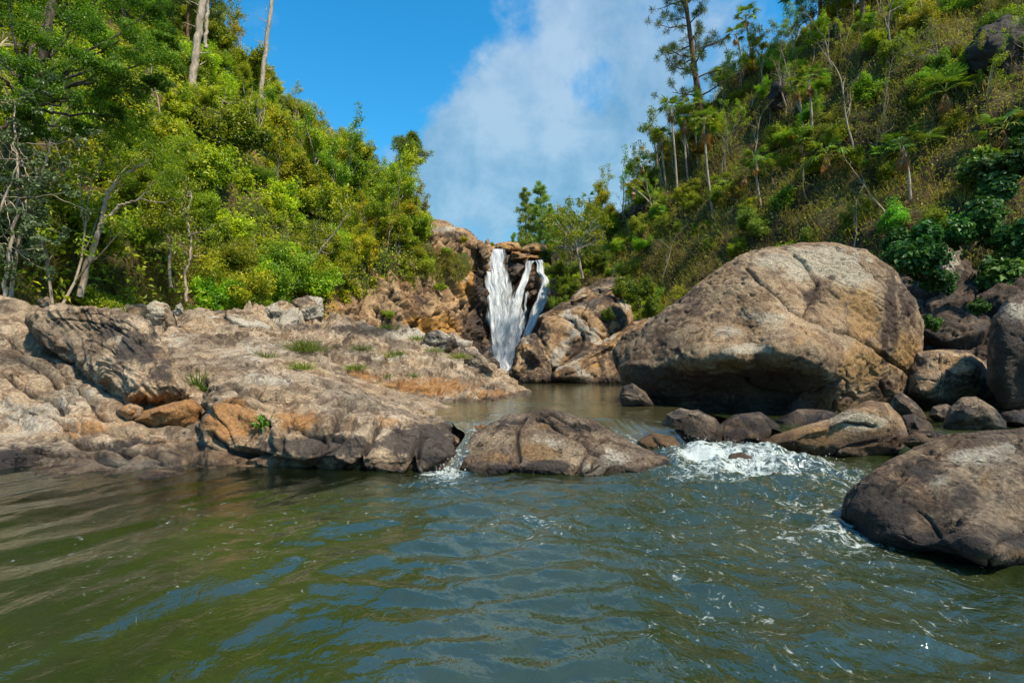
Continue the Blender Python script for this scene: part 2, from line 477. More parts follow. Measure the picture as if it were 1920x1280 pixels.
# left rock shelf, front slab
COLS = {
    -420: [(950, 5.4), (905, 5.7), (850, 6.3), (790, 7.0), (730, 7.7), (680, 8.4), (620, 9.2), (570, 10.2), (530, 11.5), (520, 12.8)],
    -150: [(930, 5.7), (897, 6.2), (850, 6.8), (795, 7.5), (740, 8.2), (690, 8.9), (640, 9.6), (590, 10.4), (550, 11.5), (535, 12.8)],
    0: [(930, 5.7), (893, 6.3), (850, 7.0), (800, 7.7), (750, 8.3), (700, 9.0), (650, 9.7), (600, 10.6), (560, 11.6), (543, 12.6)],
    100: [(930, 5.7), (890, 6.35), (852, 7.0), (805, 7.6), (760, 8.3), (715, 9.0), (670, 9.8), (630, 10.6), (595, 11.5), (578, 12.8)],
    200: [(930, 5.7), (890, 6.35), (860, 6.9), (825, 7.4), (790, 8.0), (760, 8.6), (720, 9.5), (670, 10.5), (625, 11.8), (595, 13.4)],
    300: [(930, 5.7), (890, 6.35), (868, 6.8), (840, 7.2), (812, 7.7), (795, 8.2), (755, 9.2), (700, 10.6), (655, 12), (615, 14)],
    375: [(930, 5.8), (885, 6.5), (865, 6.9), (845, 7.3), (820, 7.8), (780, 8.3), (728, 9.2), (684, 10.5), (650, 12.3), (615, 14.8)],
    400: [(930, 5.9), (882, 6.6), (862, 7.0), (842, 7.2), (800, 7.35), (748, 7.8), (715, 9), (682, 10.5), (650, 12.5), (618, 15)],
    480: [(930, 6.3), (872, 7.0), (850, 7.05), (835, 7.1), (790, 7.25), (742, 7.7), (708, 9), (682, 10.5), (655, 12.5), (625, 15)],
    510: [(930, 6.9), (872, 6.95), (852, 6.72), (815, 6.85), (780, 7.2), (745, 7.9), (712, 9.2), (686, 10.5), (660, 12.5), (630, 15)],
    600: [(930, 6.9), (878, 6.9), (850, 6.68), (812, 6.82), (775, 7.2), (752, 8), (726, 9.2), (703, 10.5), (682, 12.5), (660, 15)],
    700: [(930, 6.8), (882, 6.8), (855, 6.6), (815, 6.8), (788, 7.2), (772, 7.9), (752, 9.1), (735, 10.5), (720, 12.5), (705, 15)],
    790: [(930, 6.8), (884, 6.75), (860, 6.6), (828, 6.75), (803, 7.1), (789, 7.8), (774, 9.1), (762, 10.8), (747, 12.8), (730, 15)],
    838: [(930, 6.9), (886, 6.85), (866, 6.8), (840, 7.0), (815, 7.4), (797, 8.0), (783, 9.4), (776, 10.8), (765, 12.8), (755, 15)],
    858: [(930, 7.3), (892, 7.2), (880, 7.3), (860, 7.5), (835, 7.9), (812, 8.4), (790, 9.7), (782, 10.8), (772, 12.8), (762, 15)],
    900: [(930, 7.4), (895, 7.4), (885, 7.6), (868, 7.9), (845, 8.2), (822, 8.7), (803, 10), (795, 11), (785, 13), (775, 15)],
}
ctrl = np.array([[P(px, *COLS[px][r]) for px in COLS] for r in range(10)])
CR_A = [[(375, 690), (372, 730), (380, 770), (390, 805)], [(392, 812), (420, 832), (455, 842), (492, 852)], [(488, 770), (500, 800), (490, 850)],
        [(655, 748), (630, 775), (605, 815), (590, 850)], [(540, 780), (600, 800), (640, 812)], [(720, 775), (690, 815), (676, 860), (680, 880)],
        [(760, 770), (725, 790), (706, 830), (690, 870)], [(395, 745), (440, 742), (500, 752)], [(0, 760), (90, 770), (180, 800), (240, 800)],
        [(100, 850), (200, 838), (300, 850), (380, 868)], [(560, 720), (640, 745), (740, 765), (850, 788)], [(420, 700), (500, 690), (600, 712), (700, 735)],
        [(0, 620), (60, 650), (130, 690), (170, 740), (200, 780)], [(0, 700), (60, 720), (120, 760)], [(60, 590), (130, 600), (200, 640)],
        [(380, 628), (470, 642), (560, 664)], [(90, 802), (200, 818), (310, 815)], [(0, 832), (110, 838), (220, 862)], [(430, 722), (560, 737), (660, 752), (790, 780)], [(390, 665), (480, 672), (580, 695), (690, 722)], [(20, 660), (90, 690), (150, 730)], [(545, 760), (530, 800), (520, 850)], [(800, 795), (780, 830), (775, 870)]]


def disp_a(V, N):
    global D_A
    D_A = line_dist(V, CR_A)
    f1, f2, cid = worley(V * np.array([0.55, 0.5, 0.9]) + fbm(V * 0.9, 18, 2)[:, None] * 0.35, 14)
    V = V + N * ((cid - 0.5) * 0.16 * sstep(f2 - f1, 0.0, 0.25) - 0.05 * np.exp(-((f2 - f1) / 0.04) ** 2) * (cid > .45))[:, None]
    V = stairs(V, N, 0.46, 0.26, 66, (0.22, 0.15, 1.0))
    V = rough_rock(V, N, 0.85, 3, 1.0, (0.25, 0.35, 1.0))
    V[:, 2] -= 0.04
    return carve(V, N, D_A, 0.045, 0.24, 5)


def attr_a(V, N):
    wet = np.clip(wetband(V, 0.0, 0.28), 0, 1)
    q = proj(V)
    dark = spot(V, (620, 835, 110, 26, 1.0), (790, 830, 90, 45, 0.95), (520, 835, 50, 20, 0.8), (380, 870, 80, 12, 0.55), (190, 620, 90, 30, 0.6), (250, 650, 60, 60, 0.5),
                (870, 800, 60, 20, .9), (900, 690, 40, 30, .3), (110, 700, 50, 22, .35), (60, 840, 80, 22, .45))
    och = spot(V, (435, 790, 55, 45, 1.0), (560, 790, 60, 30, .7), (150, 800, 150, 40, .55), (300, 830, 140, 25, .4), (730, 790, 40, 20, .5), (470, 720, 60, 20, .3))
    pale = spot(V, (60, 780, 120, 60, .55), (250, 870, 120, 14, .75), (330, 640, 70, 25, .5), (500, 710, 90, 16, .6), (160, 735, 90, 30, .5), (470, 660, 90, 30, .5))
    dark = np.maximum(dark, .72 * sstep(V[:, 2], .34, .16) * (.55 + .6 * perlin(V * .9, 58)))
    dark = np.maximum(dark, 1.35 * np.exp(-(D_A / 0.026) ** 2))
    return {'stain_shade': np.stack([dark, och, pale], 1), 'wet': wet}


sheet('rock_shelf', ctrl, 330, 620, M_GRANITE, disp_a, attr_a, 'long cracked tan rock shelf sloping into the pool on the left', 'rock')

# ridge behind the shelf
CR_B = [[(380, 640), (450, 655), (540, 690)], [(560, 640), (610, 660), (650, 690), (740, 705)], [(640, 705), (760, 720), (860, 742)], [(700, 640), (760, 660), (830, 680)], [(300, 600), (360, 630), (430, 640)]]
COLSB = {
    150: [(680, 12.0), (640, 13), (612, 14), (596, 15.2), (588, 17), (600, 20)],
    260: [(680, 12.3), (645, 13), (612, 14.5), (596, 16), (584, 18), (590, 21)],
    400: [(690, 12.5), (650, 13.5), (622, 15), (602, 17), (590, 19), (590, 22)],
    500: [(705, 12.5), (670, 13.2), (640, 14.4), (612, 16.5), (588, 19), (580, 22)],
    560: [(715, 12.5), (685, 13), (655, 14), (628, 16), (602, 19), (580, 22)],
    640: [(735, 12.5), (700, 13.2), (668, 14.2), (636, 16), (612, 19), (600, 22)],
    720: [(750, 12.8), (718, 13.4), (686, 14.6), (655, 16.6), (628, 19.2), (612, 22)],
    800: [(768, 13.2), (735, 14), (700, 15.3), (665, 17.3), (640, 19.8), (628, 22)],
    860: [(774, 13.8), (748, 14.4), (712, 15.8), (680, 17.6), (652, 19.8), (640, 22)],
    910: [(776, 14.5), (755, 15), (730, 16), (703, 17.8), (680, 19.8), (672, 22)],
    945: [(770, 15), (756, 15.5), (740, 16.3), (722, 18), (706, 20), (703, 22)],
    985: [(768, 15.5), (760, 15.8), (750, 16.4), (742, 18), (735, 20), (728, 22)],
    1030: [(778, 15.5), (770, 16), (762, 16.6), (756, 18), (750, 20), (745, 22)],
}
ctrl = np.array([[P(px, *COLSB[px][r]) for px in COLSB] for r in range(6)])


def disp_b(V, N):
    D_B = line_dist(V, CR_B)
    f1, f2, cid = worley(V * np.array([0.75, 0.6, 1.0]) + fbm(V * 1.1, 8, 2)[:, None] * 0.25, 4)
    fade = sstep(proj(V)[:, 0], 1000, 880)
    V = V + N * ((cid - 0.55) * 0.62 * sstep(f2 - f1, 0.0, 0.25) * fade - 0.16 * np.exp(-((f2 - f1) / 0.07) ** 2) * fade)[:, None]
    g1, g2, gid = worley(V * np.array([1.7, 1.3, 2.3]) + fbm(V * 1.6, 28, 2)[:, None] * 0.3, 24)
    V = V + N * (((gid - .5) * 0.22 * sstep(g2 - g1, 0, .25) - 0.07 * np.exp(-((g2 - g1) / .07) ** 2)) * fade)[:, None]
    V = stairs(V, N, 0.42, 0.45, 68, (-0.25, 0.1, 1.0))
    V = rough_rock(V, N, 1.2, 17, 1.2, (0.3, 0.5, 1.0))
    return carve(V, N, D_B, 0.06, 0.25, 6)


def attr_b(V, N):
    dark = spot(V, (560, 610, 90, 20, .5), (690, 618, 90, 16, .75), (600, 660, 60, 18, .45), (860, 650, 40, 20, .5), (800, 700, 60, 12, .35), (640, 690, 60, 8, .4))
    och = spot(V, (640, 708, 90, 22, .8), (800, 725, 120, 22, .75), (930, 738, 50, 12, .6), (350, 620, 60, 14, .5))
    pale = spot(V, (540, 590, 45, 25, .9), (690, 612, 20, 6, .9), (760, 625, 50, 12, 1.0), (840, 640, 60, 14, 1.0), (890, 665, 25, 14, .9), (480, 650, 60, 16, .5), (740, 670, 90, 12, .5), (310, 585, 40, 14, .8))
    return {'stain_shade': np.stack([dark, och, pale], 1), 'wet': wetband(V, 0.35, 0.13)}


sheet('rock_ridge', ctrl, 230, 430, M_GRANITE, disp_b, attr_b, 'broken lichen-spotted rock ridge running back towards the waterfall', 'rock')

A_SHELF = lambda V, N: {'stain_shade': np.stack([spot(V, (260, 650, 70, 50, .75), (300, 690, 40, 60, .55), (210, 620, 60, 20, .6)), spot(V, (280, 745, 60, 18, .8)), spot(V, (230, 640, 26, 18, .7), (270, 720, 50, 14, .4))], 1), 'wet': np.zeros(len(V))}
boulder('rock_hump', 'rounded grey-brown rock hump with curved bedding lines on the left shelf',
        [(60, 600), (110, 582), (170, 577), (225, 590), (270, 612), (300, 648), (325, 690), (352, 722), (373, 745), (345, 752), (300, 760), (255, 766), (222, 742), (185, 705), (140, 670), (90, 635)],
        9.9, 0.9, 1.6, M_GRANITE, 7, front=[(170, 620, 9.9), (230, 650, 9.4), (265, 700, 8.85), (310, 735, 8.75), (250, 745, 8.75), (200, 690, 9.2), (290, 690, 9.1)],
        cracks=[[(100, 600), (180, 605), (250, 640), (300, 700), (340, 740)], [(160, 640), (210, 660), (235, 700), (240, 745)], [(180, 590), (240, 612), (285, 660)], [(275, 735), (272, 765)]], strata=2.2, seed=25, attr=A_SHELF, cat='rock', sdir=(0.75, 0.1, 0.75), cw=0.018, cd=0.045)
boulder('rock_block', 'small ochre rock block wedged under the rounded hump',
        [(238, 790), (262, 772), (310, 757), (360, 752), (376, 765), (372, 795), (340, 806), (280, 806)], 8.6, 0.45, 0.6, M_GRANITE, 6, seed=31, amp=0.5, cat='rock',
        attr=lambda V, N: rock_attrs(V, 0.1, 0.85, 0.15, 0.0))
boulder('rock_block', 'thumb-sized knob of rock at the left foot of the hump',
        [(222, 768), (245, 758), (268, 765), (266, 780), (240, 786), (224, 780)], 8.5, 0.2, 0.25, M_GRANITE, 5, seed=33, amp=0.4, cat='rock', attr=lambda V, N: rock_attrs(V, 0.2, 0.5, 0.1, 0.0))

PALE = lambda V, N: {'stain_shade': np.stack([.55 * (fbm(V * 1.1, 55, 2) > .12), .15 + 0 * V[:, 0], .75 * (fbm(V * 1.4, 56, 2) > -.15)], 1), 'wet': np.zeros(len(V))}
MID = lambda V, N: rock_attrs(V, 0.3, 0.25, 0.35, 0.0)
for lb, ol, Y, tf, tb, at, sd in (
        ('pale lichen-covered rock knob at the left foot of the wooded bank', [(272, 600), (275, 575), (292, 565), (312, 572), (322, 590), (330, 615), (300, 625)], 15.5, .4, .5, PALE, 41),
        ('small white pointed stone on top of the left ridge', [(323, 585), (328, 572), (338, 568), (347, 577), (346, 590), (332, 594)], 15.3, .15, .2, lambda V, N: rock_attrs(V, 0, 0, 1.0, 0), 42),
        ('low grey slab below the leafy bank at left centre', [(320, 620), (370, 592), (430, 583), (480, 600), (510, 618), (430, 628)], 17, .6, .7, PALE, 43),
        ('squared pale block standing on the ridge against dark bushes', [(548, 600), (548, 563), (575, 558), (603, 560), (606, 590), (600, 612), (565, 615)], 20, .5, .6, PALE, 44),
        ('white-crusted knobbly rock left of the squared pale block', [(488, 605), (500, 575), (530, 562), (552, 575), (560, 600), (545, 625), (505, 622)], 19.5, .5, .6, PALE, 45),
        ('small weathered rock at the far left edge of the ridge crest', [(66, 578), (72, 562), (90, 558), (98, 570), (94, 582)], 13.2, .2, .3, MID, 46),
        ('white-capped round rock near the right end of the ridge', [(790, 645), (798, 624), (822, 618), (850, 630), (862, 648), (830, 660)], 19.6, .4, .5, PALE, 47),
        ('low rounded lichened rock at the ridge tip before the waterfall', [(862, 672), (872, 652), (892, 655), (912, 672), (925, 695), (900, 702), (875, 692)], 18.6, .4, .6, MID, 48),
        ('dark stone between ridge tip and waterfall foot', [(908, 690), (912, 674), (925, 668), (938, 680), (940, 696), (922, 702)], 26, .4, .5, lambda V, N: rock_attrs(V, .6, .1, 0, .5), 49)):
    boulder('lichened_rock', lb, ol, Y, tf, tb, M_GRANITE, 6, seed=sd, amp=1.0, fr=1.4, attr=at, cat='rock')

# the giant boulder
BIG_OL = [(1163, 690), (1178, 650), (1215, 612), (1290, 553), (1345, 507), (1390, 478), (1440, 466), (1505, 459), (1570, 458), (1622, 470), (1668, 503), (1700, 540), (1722, 572), (1733, 612),
          (1730, 655), (1712, 700), (1694, 742), (1650, 772), (1590, 810), (1500, 850), (1400, 852), (1320, 828), (1240, 792), (1192, 762), (1170, 725)]
BIG_FR = [(1400, 505, 13.6), (1340, 560, 13.5), (1270, 610, 13.5), (1215, 655, 13.5), (1440, 545, 12.8), (1490, 600, 12.15), (1540, 645, 11.4), (1575, 690, 11.5), (1562, 730, 11.9),
          (1400, 620, 12.4), (1460, 660, 11.2), (1380, 668, 11.4), (1300, 672, 12.1), (1240, 684, 13.0), (1195, 698, 13.5),
          (1460, 700, 12.1), (1380, 712, 12.5), (1290, 722, 13.1), (1350, 755, 13.2), (1450, 755, 12.7), (1530, 765, 12.4), (1240, 745, 13.6), (1400, 800, 12.5), (1500, 805, 12.1),
          (1505, 500, 13.8), (1560, 540, 13.6), (1548, 590, 13.3), (1608, 625, 13.25), (1640, 560, 13.6), (1620, 505, 14.0), (1680, 600, 13.9), (1690, 660, 14.0), (1640, 680, 13.35), (1612, 710, 13.3), (1620, 745, 13.5), (1660, 740, 13.9)]
BIG_CR = [[(1398, 498), (1430, 530), (1470, 562), (1510, 590), (1540, 606)], [(1540, 606), (1590, 622), (1640, 652), (1680, 682), (1706, 700)],
          [(1510, 590), (1530, 560), (1526, 520), (1490, 480)], [(1548, 612), (1580, 645), (1594, 690), (1588, 735), (1560, 770)], [(1580, 745), (1600, 740), (1612, 752)],
          [(1400, 715), (1430, 735), (1480, 742), (1540, 735), (1588, 715)], [(1655, 720), (1668, 745)]]


def attr_big(V, N):
    q = proj(V)
    dark = spot(V, (1672, 585, 14, 80, 1.0), (1660, 640, 10, 60, .9), (1700, 560, 26, 55, .75), (1460, 725, 130, 32, 1.1), (1230, 730, 70, 50, 1.1), (1330, 730, 80, 40, 1.0), (1420, 790, 190, 50, 1.2),  # shade under the overhang painted dark, beside real dark streaks
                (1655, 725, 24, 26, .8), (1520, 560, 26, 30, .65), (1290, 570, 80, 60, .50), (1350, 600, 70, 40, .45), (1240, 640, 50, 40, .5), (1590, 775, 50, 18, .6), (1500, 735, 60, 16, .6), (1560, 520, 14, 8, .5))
    och = spot(V, (1620, 590, 40, 70, .75), (1620, 680, 60, 60, .8), (1500, 640, 60, 60, .40), (1445, 600, 30, 50, .45), (1700, 660, 30, 40, .9), (1400, 730, 180, 30, .5), (1580, 560, 30, 40, .6), (1580, 770, 50, 20, .9))
    pale = spot(V, (1540, 490, 90, 32, 1.0), (1460, 490, 60, 20, .8), (1600, 520, 40, 22, .8), (1440, 600, 70, 30, .55), (1400, 655, 90, 14, .65), (1530, 660, 40, 40, .4), (1365, 620, 40, 14, .7), (1490, 510, 30, 30, .6))
    return {'stain_shade': np.stack([dark, och, pale], 1), 'wet': wetband(V, 0.38, 0.3)}


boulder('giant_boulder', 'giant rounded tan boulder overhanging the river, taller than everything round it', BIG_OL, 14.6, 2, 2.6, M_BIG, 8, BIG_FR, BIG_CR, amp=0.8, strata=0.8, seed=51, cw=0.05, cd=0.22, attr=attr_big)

# rock in the middle of the stream
MID_OL = [(848, 880), (868, 845), (895, 815), (930, 795), (965, 780), (1015, 774), (1060, 778), (1110, 790), (1150, 815), (1195, 838), (1235, 852), (1272, 866), (1288, 882), (1255, 905), (1150, 920), (1050, 920), (950, 915), (870, 905)]
MID_FR = [(880, 884, 6.62), (960, 890, 6.45), (1100, 894, 6.4), (1200, 892, 6.42), (960, 840, 6.75), (1040, 840, 6.7), (1110, 845, 6.8), (1180, 868, 6.62), (1000, 800, 7.2), (1080, 805, 7.2), (1240, 876, 6.7), (900, 850, 6.85), (1020, 880, 6.38)]
MID_CR = [[(985, 782), (972, 815), (968, 850), (955, 893)], [(1010, 790), (1060, 815), (1100, 842), (1130, 862), (1170, 880), (1205, 896)], [(1104, 846), (1090, 868), (1078, 896)], [(1112, 858), (1108, 880)],
          [(1100, 842), (1140, 832), (1190, 836), (1240, 856)], [(1125, 870), (1105, 890)], [(1152, 874), (1135, 894)], [(860, 850), (900, 835), (925, 815)], [(1165, 884), (1158, 896)], [(1030, 780), (1080, 800), (1120, 805)], [(1225, 862), (1250, 885)]]
boulder('stream_rock', 'low cracked brown rock in midstream between trickle and cascade', MID_OL, 7.5, 1, 1.0, M_DARKROCK, 8, MID_FR, MID_CR, amp=0.8, strata=0.7, fr=1.5, seed=61, cw=0.026, cd=0.12,
        attr=lambda V, N: {'stain_shade': np.stack([spot(V, (1030, 875, 50, 16, 1.0), (940, 880, 40, 14, .8), (1100, 800, 80, 18, .5), (960, 795, 50, 14, .6), (1250, 875, 40, 18, .7)), spot(V, (1010, 845, 60, 26, .8), (930, 855, 40, 20, .6), (925, 880, 30, 8, .8), (1110, 870, 50, 20, .45), (1020, 800, 40, 10, .6), (1170, 850, 30, 14, .4)),
                                              spot(V, (1030, 830, 60, 24, .5), (1150, 860, 50, 18, .7), (1110, 880, 30, 14, .7))], 1), 'wet': wetband(V, 0.0, 0.11)})

# front right boulder
FR_OL = [(1578, 965), (1590, 930), (1620, 898), (1665, 866), (1715, 842), (1770, 822), (1830, 808), (1920, 806), (2040, 826), (2120, 890), (2140, 980), (2080, 1060), (1990, 1085), (1890, 1080), (1790, 1068), (1690, 1050), (1610, 1020)]
FR_FR = [(1850, 1062, 3.5), (1700, 1035, 3.78), (1620, 995, 4.1), (1800, 950, 3.72), (1900, 900, 3.85), (1680, 910, 4.08), (1780, 852, 4.2), (1740, 980, 3.78), (1900, 990, 3.6), (1850, 850, 4.15), (1980, 1060, 3.55), (2000, 950, 3.7)]
FR_CR = [[(1700, 880), (1760, 850), (1810, 820)], [(1690, 940), (1730, 960), (1760, 1000)], [(1850, 1060), (1870, 1020), (1920, 1000)], [(1660, 930), (1700, 900)]]
boulder('foreground_boulder', 'dark speckled boulder at the right edge nearest the viewer', FR_OL, 4.5, 1, 1.0, M_DARKROCK, 8, FR_FR, FR_CR, amp=0.75, strata=0.4, seed=71, cw=0.008, cd=0.035, fr=1.7,
        attr=lambda V, N: {'stain_shade': np.stack([spot(V, (1640, 960, 80, 90, 1.0), (1750, 1030, 130, 36, 1.0), (1720, 880, 70, 36, .7), (1800, 930, 50, 50, .5), (1880, 1010, 80, 30, .55)), spot(V, (1860, 900, 70, 40, .45), (1780, 1000, 40, 24, .35), (1900, 1040, 40, 20, .4)),  # shaded lower left and lit top of this boulder painted into its colour
                                              spot(V, (1840, 850, 80, 26, .7), (1900, 960, 60, 50, .45), (1760, 900, 30, 20, .5))], 1), 'wet': wetband(V, 0.0, 0.09)})

WETD = lambda V, N: {'stain_shade': np.stack([np.full(len(V), .45), np.full(len(V), .25), np.full(len(V), .1)], 1), 'wet': np.clip(wetband(V, 0.15, 0.25) + .35, 0, 1)}
DRYD = lambda V, N: {'stain_shade': np.stack([.5 * (perlin(V * 1.6, 77) > .05), .35 + 0 * V[:, 0], .25 + 0 * V[:, 0]], 1), 'wet': wetband(V, 0.28, 0.3)}
GOLD = lambda V, N: {'stain_shade': np.stack([spot(V, (1480, 830, 70, 20, .4), (1650, 845, 50, 14, .6)), spot(V, (1500, 825, 90, 30, 1.0), (1640, 800, 50, 30, .5)), spot(V, (1610, 790, 70, 22, .8), (1560, 840, 60, 16, .6))], 1), 'wet': wetband(V, 0.08, 0.4)}
for nm, lb, ol, Y, tf, tb, at, sd, mt, nn in (
        ('round_boulder', 'smooth dark egg-shaped boulder under the giant boulder by the cascade', [(1240, 800), (1248, 775), (1275, 765), (1310, 768), (1340, 785), (1355, 808), (1345, 835), (1300, 845), (1260, 835)], 8.9, .5, .6, WETD, 81, M_DARKROCK, 7),
        ('wet_boulder', 'long yellow-stained wet boulder in front of the giant boulder', [(1420, 838), (1450, 815), (1510, 800), (1560, 785), (1600, 764), (1630, 754), (1665, 757), (1688, 785), (1702, 820), (1690, 842), (1620, 862), (1540, 868), (1460, 858)], 8.1, .55, .7, GOLD, 82, M_BIG, 7),
        ('foot_boulder', 'small black stone at the left foot of the giant boulder', [(1161, 745), (1168, 725), (1185, 718), (1210, 735), (1225, 760), (1190, 770), (1165, 764)], 12.9, .4, .5, WETD, 83, M_DARKROCK, 6),
        ('grey_block', 'squat grey block with a vertical split right of the giant boulder', [(1700, 740), (1704, 690), (1718, 660), (1760, 655), (1815, 658), (1845, 678), (1862, 710), (1864, 750), (1800, 768), (1730, 766)], 14.6, 1.0, 1.2, DRYD, 84, M_GRANITE, 7),
        ('edge_boulder', 'tall dark water-stained boulder cut by the right frame edge', [(1850, 720), (1852, 650), (1862, 595), (1890, 560), (1930, 545), (2000, 560), (2040, 640), (2030, 740), (1960, 775), (1880, 768)], 12.6, 1.0, 1.3, lambda V, N: {'stain_shade': np.stack([spot(V, (1890, 660, 40, 90, 1.0), (1905, 720, 60, 50, 1.0)), .2 + 0 * V[:, 0], spot(V, (1900, 585, 30, 22, 1.0), (1915, 640, 16, 12, .8))], 1), 'wet': wetband(V, .25, .4)}, 85, M_DARKROCK, 7),
        ('tilted_boulder', 'tilted brown boulder with an orange face behind the foreground boulder', [(1768, 795), (1780, 765), (1800, 746), (1828, 744), (1860, 762), (1886, 790), (1890, 805), (1840, 815), (1780, 812)], 9.4, .5, .5, DRYD, 86, M_DARKROCK, 6),
        ('wedge_boulder', 'plain brown wedge-shaped stone right of the long wet boulder', [(1664, 765), (1676, 742), (1690, 736), (1715, 755), (1740, 785), (1735, 800), (1690, 800)], 10.6, .4, .5, DRYD, 87, M_DARKROCK, 6),
        ('smooth_boulder', 'smooth tan stone nestled against the right end of the wet boulder', [(1684, 800), (1690, 778), (1715, 776), (1742, 795), (1752, 815), (1720, 828), (1690, 828)], 9.0, .4, .4, DRYD, 88, M_BIG, 6),
        ('low_boulder', 'low pale stone tucked behind the crown of the foreground boulder', [(1695, 830), (1715, 812), (1745, 808), (1780, 815), (1785, 840), (1720, 845)], 7.6, .4, .4, DRYD, 89, M_BIG, 6),
        ('dark_stone', 'small dark stone in the side channel left of the tilted boulder', [(1740, 780), (1748, 762), (1775, 757), (1795, 765), (1795, 785), (1760, 792)], 10.6, .3, .4, WETD, 90, M_DARKROCK, 6),
        ('flat_stone', 'flat purple-brown stone at the right frame edge above the foreground boulder', [(1870, 795), (1880, 775), (1920, 770), (1980, 775), (2000, 800), (1920, 808)], 9.8, .5, .6, DRYD, 91, M_DARKROCK, 6),
        ('shadow_boulder', 'black wet boulder in the shadow under the giant boulder', [(1335, 842), (1344, 800), (1378, 778), (1425, 776), (1462, 800), (1475, 845), (1400, 858)], 9.5, .5, .8, WETD, 95, M_DARKROCK, 6),
        ('shade_stone', 'dark stone in shadow behind the upper edge of the long wet boulder', [(1435, 818), (1450, 785), (1495, 766), (1552, 766), (1592, 786), (1590, 820), (1510, 830)], 10.4, .5, .8, WETD, 96, M_DARKROCK, 6),
        ('foam_stone', 'small brown stone poking out of the white foam', [(1362, 868), (1370, 853), (1390, 849), (1408, 858), (1414, 872), (1390, 884), (1368, 880)], 6.95, .12, .15, WETD, 92, M_DARKROCK, 6),
        ('trickle_stone', 'little orange stone at the head of the small trickle', [(886, 808), (890, 797), (902, 793), (914, 799), (916, 811), (902, 818)], 8.35, .12, .15, lambda V, N: rock_attrs(V, .1, 1.0, 0, .5), 93, M_GRANITE, 5),
        ('chute_rock', 'submerged golden rock at the foot of the cascade chute', [(1195, 828), (1225, 815), (1262, 822), (1290, 842), (1300, 862), (1262, 868), (1215, 855)], 7.9, .3, .5, lambda V, N: rock_attrs(V, .15, 1.0, 0, .9), 94, M_BIG, 6)):
    boulder(nm, lb, ol, Y, tf, tb, mt, nn, seed=sd, attr=at, amp=0.55, fr=1.3,
            cracks=[[(1760, 660), (1764, 710), (1758, 755)], [(1720, 712), (1756, 716)], [(1710, 740), (1756, 742)]] if nm == 'grey_block' else ([[(1555, 800), (1600, 792), (1640, 800)], [(1560, 858), (1590, 835), (1640, 828)]] if nm == 'wet_boulder' else ()), cw=0.025, cd=0.06)

# slabs right of the waterfall
SLAB = lambda V, N: {'stain_shade': np.stack([.55 * (perlin(V * 0.5, 78) > .0) + 0., .30 + 0 * V[:, 0], .55 * (perlin(V * 0.7, 79) > .1)], 1), 'wet': wetband(V, 0.4, 0.5)}
for lb, ol, Y, tf, tb, tl, sd in (
        ('rounded pale rock at the right foot of the waterfall', [(955, 700), (968, 660), (982, 636), (1003, 626), (1022, 648), (1036, 690), (1040, 716), (1000, 724), (960, 720)], 34.5, 1.4, 2, .01, 101),
        ('small round tan stone at the waterline below the waterfall', [(980, 712), (990, 698), (1010, 692), (1030, 700), (1036, 716), (1005, 724), (984, 722)], 32.6, .6, .8, .0, 102),
        ('large split angular slab right of the waterfall', [(1005, 640), (1020, 600), (1060, 585), (1110, 560), (1155, 540), (1175, 560), (1185, 600), (1165, 640), (1110, 672), (1060, 690), (1035, 694), (1015, 672)], 36, 1.8, 3, .02, 103),
        ('long diagonal slab sloping into the upper pool', [(1036, 714), (1045, 692), (1090, 668), (1140, 635), (1185, 608), (1215, 600), (1235, 630), (1225, 690), (1200, 718), (1110, 722)], 33.5, 1.3, 2.2, .02, 104),
        ('flat-topped slab under the bright tree right of the falls', [(1070, 560), (1095, 540), (1140, 524), (1170, 520), (1185, 540), (1172, 562), (1120, 580), (1085, 580)], 39, 1.5, 2.2, .02, 105),
        ('narrow sunlit ledge of rock above the split slab', [(1010, 596), (1050, 572), (1100, 550), (1130, 540), (1128, 556), (1080, 582), (1030, 604)], 38, 1.2, 1.6, .02, 106),
        ('grey rock just behind the giant boulder left shoulder', [(1150, 660), (1175, 625), (1215, 598), (1260, 580), (1275, 620), (1230, 690), (1165, 700)], 27, 1.2, 1.5, .01, 107),
        ('dark rock at the right lip of the waterfall', [(1030, 552), (1036, 528), (1055, 516), (1080, 518), (1088, 540), (1065, 562), (1038, 568)], 46, 1.5, 2, .0, 108)):
    boulder('rock_slab', lb, ol, Y, tf, tb, M_CLIFF if sd != 108 else M_WETROCK, 6, seed=sd, attr=SLAB, amp=1.3, fr=0.55, tilt=tl, cat='rock',
            cracks=[[(1055, 588), (1080, 610), (1090, 640), (1060, 680)], [(1100, 565), (1095, 600), (1140, 640)]] if sd == 103 else ([[(1060, 705), (1120, 670), (1180, 625)]] if sd == 104 else ()), cw=.08, cd=.3)
